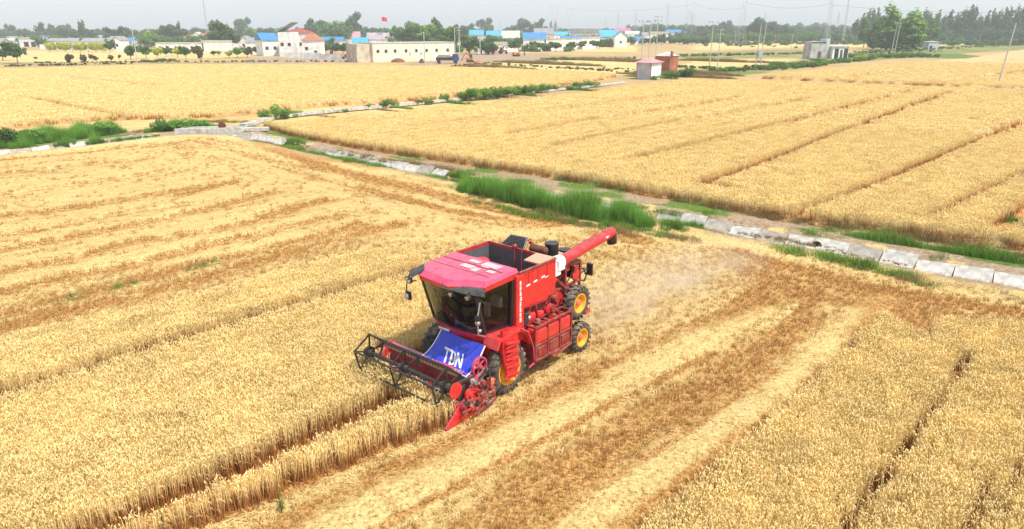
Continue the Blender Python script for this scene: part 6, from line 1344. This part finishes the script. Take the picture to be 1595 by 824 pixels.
# ---------------------------------------------------------------- trees of the village and the horizon
def T_(px, yb, yt, w_, kind, tone, label, group=None): tree(px, yb, yb - yt, w_, kind, tone, label, group)
for a in ((5, 94, 73, 28, 'small', 'dark', 'dark tree cut by the left frame edge among the far fields'), (28, 99, 61, 28, 'small', 'dark', 'tallest dark tree standing alone in the field at far left'), (-25, 96, 72, 26, 'small', 'dark', 'dark tree outside the left edge of the far fields'),
    (108, 102, 81, 14, 'small', 'olive', 'small brown tree right of the lone tall dark tree'), (56, 93, 88, 5, 'small', 'dark', 'tiny dark sapling alone between the two left field trees'), (133, 101, 82, 10, 'small', 'olive', 'small brown sapling left of the middle of the left field'), (142, 94, 84, 9, 'small', 'olive', 'squat brown sapling beside the brown pair'), (150, 97, 85, 8, 'small', 'olive', 'narrow brown sapling right of the squat one'),
    (174, 96, 84, 9, 'small', 'olive', 'brown sapling below the dark tree at the end of lime shrubs'), (186, 93, 84, 5, 'small', 'dark', 'thin dark sapling right of the brown one'),
    (70, 73, 60, 14, 'small', 'dark', 'dark round tree beside the white gateway shed'), (172, 82, 61, 15, 'small', 'dark', 'dark round tree at the right end of the lime shrubs'), (204, 93, 67, 24, 'small', 'mid', 'wide dark green tree left of the lime tree row'), (228, 91, 68, 22, 'small', 'mid', 'dark green tree just left of the first lime tree'), (232, 74, 47, 28, 'broad', 'fresh', 'bright green broad tree left of the grey gabled house'),
    (245, 91, 71, 15, 'small', 'lime', 'first yellow green tree before the long white yard building'), (259, 88, 72, 14, 'small', 'dark', 'dark bushy tree between the two yellow green trees'), (268, 87, 72, 12, 'small', 'dark', 'second dark bushy tree between the two yellow green trees'), (277, 90, 71, 16, 'small', 'lime', 'second yellow green tree before the long white yard building'), (290, 92, 69, 17, 'small', 'dark', 'dark tree left of the black lamp post tree'), (303, 88, 70, 10, 'small', 'olive', 'reddish dark tree left of the widest purple one'), (313, 98, 67, 17, 'small', 'olive', 'widest purple brown tree before the white block'), (333, 87, 78, 11, 'small', 'dark', 'small round dark tree before the white block'), (341, 87, 78, 9, 'small', 'lime', 'pale green small tree right of the round dark one'), (357, 90, 78, 12, 'small', 'lime', 'pale green small tree at the right end of the white block'), (370, 90, 71, 18, 'small', 'fresh', 'green leaning tree below the big dark village tree'), (386, 90, 72, 13, 'small', 'olive', 'brown bushy tree before the grey gabled house'),
    (355, 77, 31, 40, 'broad', 'dark', 'big dark tree towering left of the blue gable'), (340, 74, 36, 22, 'broad', 'dark', 'dark tree joined to the left side of the biggest one'), (380, 62, 27, 24, 'broad', 'blue', 'round dark tree behind the biggest village tree'), (392, 63, 40, 20, 'broad', 'fresh', 'bright green tree behind the grey gabled roof'), (270, 68, 35, 34, 'broad', 'blue', 'large round tree behind the red roofs'), (282, 68, 35, 12, 'poplar', 'blue', 'narrow tree rising from the large round one'), (257, 66, 38, 22, 'broad', 'blue', 'round tree at the left side of the large round one'),
    (463, 83, 61, 18, 'small', 'dark', 'dark round tree before the white wall under the red roof'), (480, 85, 70, 15, 'small', 'dark', 'second dark round tree before the brown hipped roof'), (508, 84, 65, 16, 'small', 'dark', 'dark round tree left of the red tractors'), (522, 84, 66, 16, 'small', 'dark', 'dark round tree above the first red tractor'), (535, 84, 67, 14, 'small', 'dark', 'dark round tree between the red tractors'), (548, 82, 69, 16, 'small', 'olive', 'olive round tree beside the cream barn end'),
    (402, 86, 72, 14, 'small', 'olive', 'dark shrubby tree left in the white yard'), (411, 86, 74, 9, 'small', 'dark', 'dark narrow tree in the white yard'),
    (483, 66, 28, 26, 'broad', 'blue', 'tall bluish tree at the left of the high wood behind the red roof'), (513, 68, 28, 34, 'broad', 'mid', 'broad green tree in the high wood behind the red roof'), (497, 66, 34, 26, 'broad', 'mid', 'green tree between bluish and broad ones in the high wood'), (535, 68, 33, 30, 'broad', 'mid', 'green tree left of the tallest feathery tree'), (549, 66, 18, 32, 'broad', 'blue', 'tallest feathery tree of the high wood'), (565, 64, 38, 24, 'broad', 'blue', 'bluish tree falling away right of the tallest feathery tree'), (600, 70, 44, 24, 'broad', 'mid', 'green tree below the red flag'), (582, 64, 43, 20, 'broad', 'blue', 'low bluish tree left of the flagpole'),
    (622, 72, 40, 20, 'broad', 'mid', 'green tree left of the wide dome shaped one'), (641, 74, 34, 34, 'broad', 'mid', 'wide dome shaped tree behind the cream barn'), (664, 78, 36, 30, 'broad', 'fresh', 'green tree behind the middle of the cream barn'), (684, 72, 27, 26, 'broad', 'blue', 'tallest tree behind the right half of the barn'), (699, 80, 38, 30, 'broad', 'mid', 'green tree behind the right end of the barn'), (655, 79, 50, 26, 'broad', 'dark', 'dark tree just behind the barn roof'), (718, 66, 38, 22, 'broad', 'blue', 'bluish tree behind the close pair of poles'), (730, 62, 36, 20, 'broad', 'blue', 'bluish tree left of the turquoise roofs'),
    (731, 84, 53, 30, 'broad', 'dark', 'dark bushy tree left of the tall white pole'), (757, 85, 62, 26, 'broad', 'dark', 'dark green tree right of the tall white pole'), (771, 84, 66, 16, 'small', 'mid', 'green tree above the red tractor wagon'), (757, 60, 28, 24, 'broad', 'blue', 'airy bare looking tree above the turquoise roofs'), (795, 76, 60, 26, 'broad', 'mid', 'green tree before the pale roofed house'), (800, 62, 44, 20, 'broad', 'blue', 'bluish tree left of the high village clump'),
    (811, 60, 29, 30, 'broad', 'blue', 'high rounded tree of the village clump left of the pylons'), (826, 60, 38, 24, 'broad', 'blue', 'lower middle tree of the village clump'), (840, 60, 28, 20, 'broad', 'blue', 'high right tree of the village clump'), (811, 66, 44, 14, 'small', 'fresh', 'bright green tree below the high village clump'), (858, 56, 33, 7, 'poplar', 'blue', 'left slim tree of the pair under the forked pylon'), (865, 56, 33, 7, 'poplar', 'blue', 'right slim tree of the pair under the forked pylon'),
    (804, 80, 63, 24, 'small', 'dark', 'dark tree before the long low white wall building'), (828, 79, 62, 14, 'small', 'dark', 'dark tree before the deep blue roof'), (840, 79, 64, 14, 'small', 'dark', 'second dark tree before the deep blue roof'), (866, 80, 63, 20, 'small', 'dark', 'dark tree in the gateway of the white block'), (873, 62, 43, 26, 'broad', 'mid', 'green tree left of the unfinished building'), (884, 79, 66, 10, 'small', 'dark', 'small dark tree left of the white pole'), (893, 78, 65, 14, 'small', 'dark', 'dark tree right beside the pale blue roof'), (905, 77, 62, 14, 'small', 'dark', 'dark tree beside the white village pole'), (926, 76, 61, 14, 'small', 'dark', 'dark tree before the white low house'), (934, 76, 63, 12, 'small', 'dark', 'dark tree at the left foot of the bright blue roof'), (952, 76, 61, 11, 'small', 'olive', 'thin tree before the bright blue roofed house'), (985, 70, 58, 20, 'small', 'dark', 'dark tree right of the white gable end'), (1003, 70, 60, 16, 'small', 'dark', 'dark tree behind the left poles'), (1014, 70, 58, 16, 'small', 'dark', 'dark tree behind the middle pole'), (1030, 70, 53, 18, 'small', 'dark', 'dark pointed tree right of the three poles'), (1044, 68, 57, 16, 'small', 'dark', 'dark tree left before the long blue hall'), (1058, 69, 59, 16, 'small', 'dark', 'dark tree in the middle before the long blue hall'), (1078, 69, 59, 18, 'small', 'dark', 'dark tree before the white end block of the hall'), (1096, 69, 59, 18, 'small', 'dark', 'dark tree before the low tan sheds'),
    (68, 64, 34, 18, 'broad', 'blue', 'highest round tree in the far left wood'), (86, 62, 37, 12, 'broad', 'blue', 'small round top right of the highest in the far left wood'), (103, 63, 37, 18, 'broad', 'blue', 'round tree third in the far left wood'), (20, 62, 37, 14, 'broad', 'blue', 'slight round top near the left end of the far left wood'), (122, 66, 45, 22, 'broad', 'dark', 'dark wide tree right of the far left wood'), (134, 66, 33, 13, 'poplar', 'blue', 'pointed pair of tops right of the far left wood'), (129, 66, 33, 8, 'poplar', 'blue', 'narrow pointed top left beside the wider one'), (143, 66, 43, 18, 'broad', 'dark', 'dark tree right of the pointed tops'), (178, 68, 42, 28, 'broad', 'blue', 'wide dark tree behind the small grey roofs'), (190, 68, 40, 20, 'broad', 'dark', 'dark tree behind the narrow gabled house'), (207, 66, 42, 26, 'broad', 'blue', 'bluish tree behind the leaning grey pole'), (310, 62, 42, 22, 'broad', 'blue', 'low bluish tree behind the pale broad gable'), (328, 62, 42, 22, 'broad', 'blue', 'low bluish tree below the slender mast'), (415, 64, 41, 26, 'broad', 'blue', 'bluish tree behind the blue gable'), (435, 62, 43, 20, 'broad', 'fresh', 'green tree left of the tall tilted roof'),
    (1075, 62, 41, 24, 'broad', 'blue', 'bluish tree behind the end of the blue hall'), (1095, 62, 37, 24, 'broad', 'blue', 'bluish tree left of the strip field pole'), (1130, 62, 32, 20, 'broad', 'blue', 'pointed bluish tree left of the largest pylon'), (1115, 63, 36, 20, 'broad', 'blue', 'bluish tree behind the strip field poles'), (1173, 64, 28, 34, 'broad', 'blue', 'big rounded dark tree right of the largest pylon'), (1192, 64, 30, 32, 'broad', 'blue', 'second big rounded dark tree above the transformer'), (1208, 64, 33, 26, 'broad', 'blue', 'shoulder of the big dark trees above the transformer'), (1226, 64, 38, 26, 'broad', 'blue', 'bluish tree right of the big dark trees'), (1262, 66, 47, 24, 'broad', 'mid', 'green low tree left of the grey hut'), (1332, 66, 44, 30, 'broad', 'mid', 'green rounded tree left of the two big poplars'), (1310, 66, 46, 26, 'broad', 'blue', 'low tree between the mast and the poplars'),
    (1380, 78, 8, 38, 'poplar', 'fresh', 'large light green poplar, left of the big pair'), (1412, 79, 17, 42, 'poplar', 'fresh', 'large green poplar, right of the big pair'), (1372, 77, 24, 26, 'broad', 'fresh', 'lower green crown at the left foot of the large left poplar'), (1416, 78, 34, 30, 'broad', 'mid', 'lower dark crown at the foot of the large right poplar'),
    (1592, 71, 57, 18, 'small', 'olive', 'olive shrubby tree at the right edge below the poplars'), (1535, 70, 62, 14, 'small', 'olive', 'olive bush below the poplar row'), (1490, 71, 64, 14, 'small', 'olive', 'small olive bush right of the grey blue hut'), (1440, 75, 65, 7, 'small', 'dark', 'dark bush touching the grey blue hut'), (1560, 69, 61, 12, 'small', 'olive', 'olive bush left of the right edge shrub')):
    T_(*a)
# lime shrubs in the garden row
for i, (px, w_) in enumerate(((78, 16), (90, 14), (102, 14), (114, 16), (126, 16), (138, 17), (150, 16), (160, 14))):
    shrub(px, 81, w_ * .36, 5.0, 'lime', '%s yellow green shrub from the left along the white garden wall' % ORD[i], 'yellow green shrubs along the garden wall')
# the poplar row along the right horizon
PR = [(1338, 24, 10), (1346, 17, 11), (1354, 15, 11), (1362, 16, 10), (1436, 16, 15), (1444, 22, 12), (1453, 19, 14), (1464, 25, 12), (1474, 19, 15), (1483, 22, 13), (1493, 15, 16), (1501, 12, 18), (1511, 14, 17), (1521, 25, 12), (1530, 20, 11), (1539, 17, 12), (1548, 17, 13), (1557, 15, 14), (1566, 14, 13), (1575, 11, 13), (1585, 9, 14), (1595, 10, 14), (1606, 14, 14), (1618, 12, 14), (1630, 10, 15), (1330, 30, 12), (1428, 28, 12)]
PR.sort()
for i, (px, yt, w_) in enumerate(PR):
    tree(px, 66, 66 - yt, w_ * 1.25, 'poplar', 'blue', '%s dark poplar from the left in the row along the right horizon' % ORD[i], 'dark poplars along the right horizon', seed=i)
# hedge below the poplars and small dark trees before the far wood
for i, px in enumerate(range(1425, 1640, 11)):
    tree(px, 65, 15, 18, 'small', 'blue', '%s low rounded tree from the left below the poplar row' % ORD[i], 'low trees below the poplar row', seed=i)
for i, px in enumerate((1108, 1122, 1136, 1150, 1163, 1178, 1193, 1209, 1224, 1240, 1256, 1272, 1290, 1308, 1326, 1344, 1358)):
    tree(px, 65.5, 10 + (i * 7 % 4), 17, 'small', 'mid' if i % 3 else 'blue', '%s small green tree from the left before the far wood' % ORD[i], 'small green trees before the far wood', seed=i)
for i, (px, yb, h) in enumerate(((1099, 73, 5), (1134, 73, 6), (1147, 73, 6), (1153, 74, 6), (1172, 74, 3), (1205, 73.5, 3), (1240, 76, 4), (1256, 79, 5))):
    tree(px, yb, h, 7, 'small', 'olive', '%s low brown bush from the left in the far strip fields' % ORD[i], 'low brown bushes in the far strip fields')
# far woods that read as one mass: real crowns scattered along belts
def wood(name, label, segs, tone='blue'):
    X, Y, Sc = [], [], []
    for (px0, px1, D, h, n_) in segs:
        for i in range(n_):
            px = px0 + (px1 - px0) * (i + RNG.random()) / n_; p = GD(px, D + RNG.uniform(-30, 60)); X.append(p.x); Y.append(p.y); Sc.append(h * RNG.uniform(.75, 1.15))
    src = [crown('broad', tone, k) for k in range(3)]; n_ = len(X)
    gn_scatter(name, src, np.array(X), np.array(Y), np.full(n_, -1.5), RNG.random(n_) * 6.28, Sc, RNG.integers(0, 3, n_), label)
wood('far_wood', 'hazy bluish wood along the left horizon', [(-200, 112, 640, 13, 60), (112, 260, 700, 12, 34), (250, 500, 760, 13, 46), (480, 620, 620, 12, 34)])
wood('far_wood', 'hazy bluish wood behind the village centre', [(600, 800, 640, 13, 44), (790, 1000, 1000, 13, 50), (700, 1000, 800, 10, 40)])
wood('far_wood', 'hazy bluish wood along the right horizon', [(1000, 1360, 760, 15, 80), (1000, 1360, 620, 10, 60), (1340, 1750, 560, 12, 60), (980, 1350, 1100, 20, 60)])
# overgrown belts between the strip fields
bt = [crown('bush', 'olive', 1), crown('bush', 'mid', 0), crown('bush', 'fresh', 2)]
def belt(label, segs, tones=(0, 1, 2)):
    X, Y, Sc, I = [], [], [], []
    for (x0, y0, x1, y1, wd, h, n_) in segs:
        a, b = G(x0, y0), G(x1, y1)
        for i in range(n_):
            t = RNG.random(); X.append(a.x + (b.x - a.x) * t + RNG.normal() * .3); Y.append(a.y + (b.y - a.y) * t + RNG.normal() * wd); Sc.append(h * RNG.uniform(.5, 1.2)); I.append(tones[RNG.integers(0, len(tones))])
    n_ = len(X); gn_scatter('undergrowth', bt, np.array(X), np.array(Y), np.full(n_, -.1), RNG.random(n_) * 6.28, Sc, I, label)
belt('rough green and brown growth between the strip fields and huts at the right', [(1060, 88, 1255, 84, 3, 1.1, 110), (1110, 112, 1260, 104, 3, 1.2, 110), (1255, 104, 1345, 93, 2.5, 1.3, 80), (1320, 90, 1440, 88, 6, 1.6, 160), (1345, 84, 1440, 78, 6, 1.2, 80), (1430, 78, 1590, 70, 5, 1.3, 90)])
belt('brown weedy strip between the fields left of the pump house', [(845, 94, 990, 92, 2, 1.0, 90), (700, 104, 760, 99, 1, .7, 30), (760, 100, 990, 113, 2, .7, 70), (850, 106, 985, 108, 2, .6, 40), (1040, 105, 1110, 107, 2, .9, 40)], (0, 0, 1))
belt('low weeds along the field edge before the left village', [(0, 104, 130, 101, 1, .8, 40), (50, 98, 250, 97, 1.5, .7, 60), (200, 97, 560, 96, 1.5, .7, 90), (225, 96, 275, 95, 1, 1.1, 20), (150, 100, 200, 100, 1, .7, 15)], (0, 1, 0))

wood('village_greenery', 'green trees grown together between and behind the village houses', [(-60, 250, 430, 7.5, 30), (230, 520, 420, 8.0, 44), (590, 960, 420, 7.5, 56), (500, 900, 330, 5.0, 30), (960, 1120, 520, 8.0, 24), (1100, 1340, 560, 9, 40)], 'mid')
wood('hedge', 'green scrub grown together along the foot of the right hand poplars', [(1330, 1700, 470, 5.5, 60), (1120, 1340, 470, 4.5, 34)], 'mid')

for i, (px, yb, yt, w_) in enumerate(((1345, 74, 26, 20), (1360, 76, 30, 22), (1396, 76, 24, 20), (1428, 75, 27, 22), (1440, 73, 30, 20), (1452, 72, 26, 18))):
    tree(px, yb, yb - yt, w_, 'poplar' if i % 2 else 'broad', 'mid', '%s green tree from the left filling the row beside the two big poplars' % ORD[i], 'green trees beside the two big poplars', seed=i)
# ---------------------------------------------------------------- air: thin even haze round everything, and the dust behind the harvester
def vol(name, col, dens, noise=False):
    m = bpy.data.materials.new(name); m.use_nodes = True; n, l = m.node_tree.nodes, m.node_tree.links; n.remove(n['Principled BSDF'])
    v = n.new('ShaderNodeVolumePrincipled'); v.inputs['Color'].default_value = tuple(col) + (1,); v.inputs['Density'].default_value = dens; v.inputs['Anisotropy'].default_value = .0
    l.new(v.outputs[0], n['Material Output'].inputs['Volume'])
    if noise:
        tc = n.new('ShaderNodeTexCoord'); g = n.new('ShaderNodeTexGradient'); g.gradient_type = 'SPHERICAL'; l.new(tc.outputs['Object'], g.inputs[0])
        t = n.new('ShaderNodeTexNoise'); t.inputs['Scale'].default_value = 2.6; t.inputs['Detail'].default_value = 4; l.new(tc.outputs['Object'], t.inputs['Vector'])
        r = n.new('ShaderNodeMapRange'); l.new(t.outputs['Fac'], r.inputs[0]); r.inputs[1].default_value = .38; r.inputs[2].default_value = .72
        a = n.new('ShaderNodeMath'); a.operation = 'MULTIPLY'; l.new(g.outputs['Fac'], a.inputs[0]); l.new(r.outputs[0], a.inputs[1])
        b = n.new('ShaderNodeMath'); b.operation = 'MULTIPLY'; l.new(a.outputs[0], b.inputs[0]); b.inputs[1].default_value = dens; l.new(b.outputs[0], v.inputs['Density'])
    return m
tag(MB().box(-1500, 1500, -60, 1500, -2, 95).build('haze', vol('haze_air', (.86, .93, 1.0), 0.00038)), 'thin pale summer haze over the plain', kind='stuff')
DM = vol('dust', (1.0, .90, .70), .6, True)
for px, py, z, sx, sy, sz in ((950, 510, .5, 2.4, 2.0, 1.0), (1000, 475, .6, 3.6, 2.4, 1.1), (1085, 440, .5, 4.2, 2.4, 1.0)):
    c = G(px, py); o = MB().sphere((0, 0, 0), 1).build('dust_cloud', DM); o.location = (c.x, c.y, z); o.scale = (sx, sy, sz); o.rotation_euler = (0, 0, math.radians(40)); tag(o, 'pale dust and chaff drifting behind the harvester', kind='stuff')
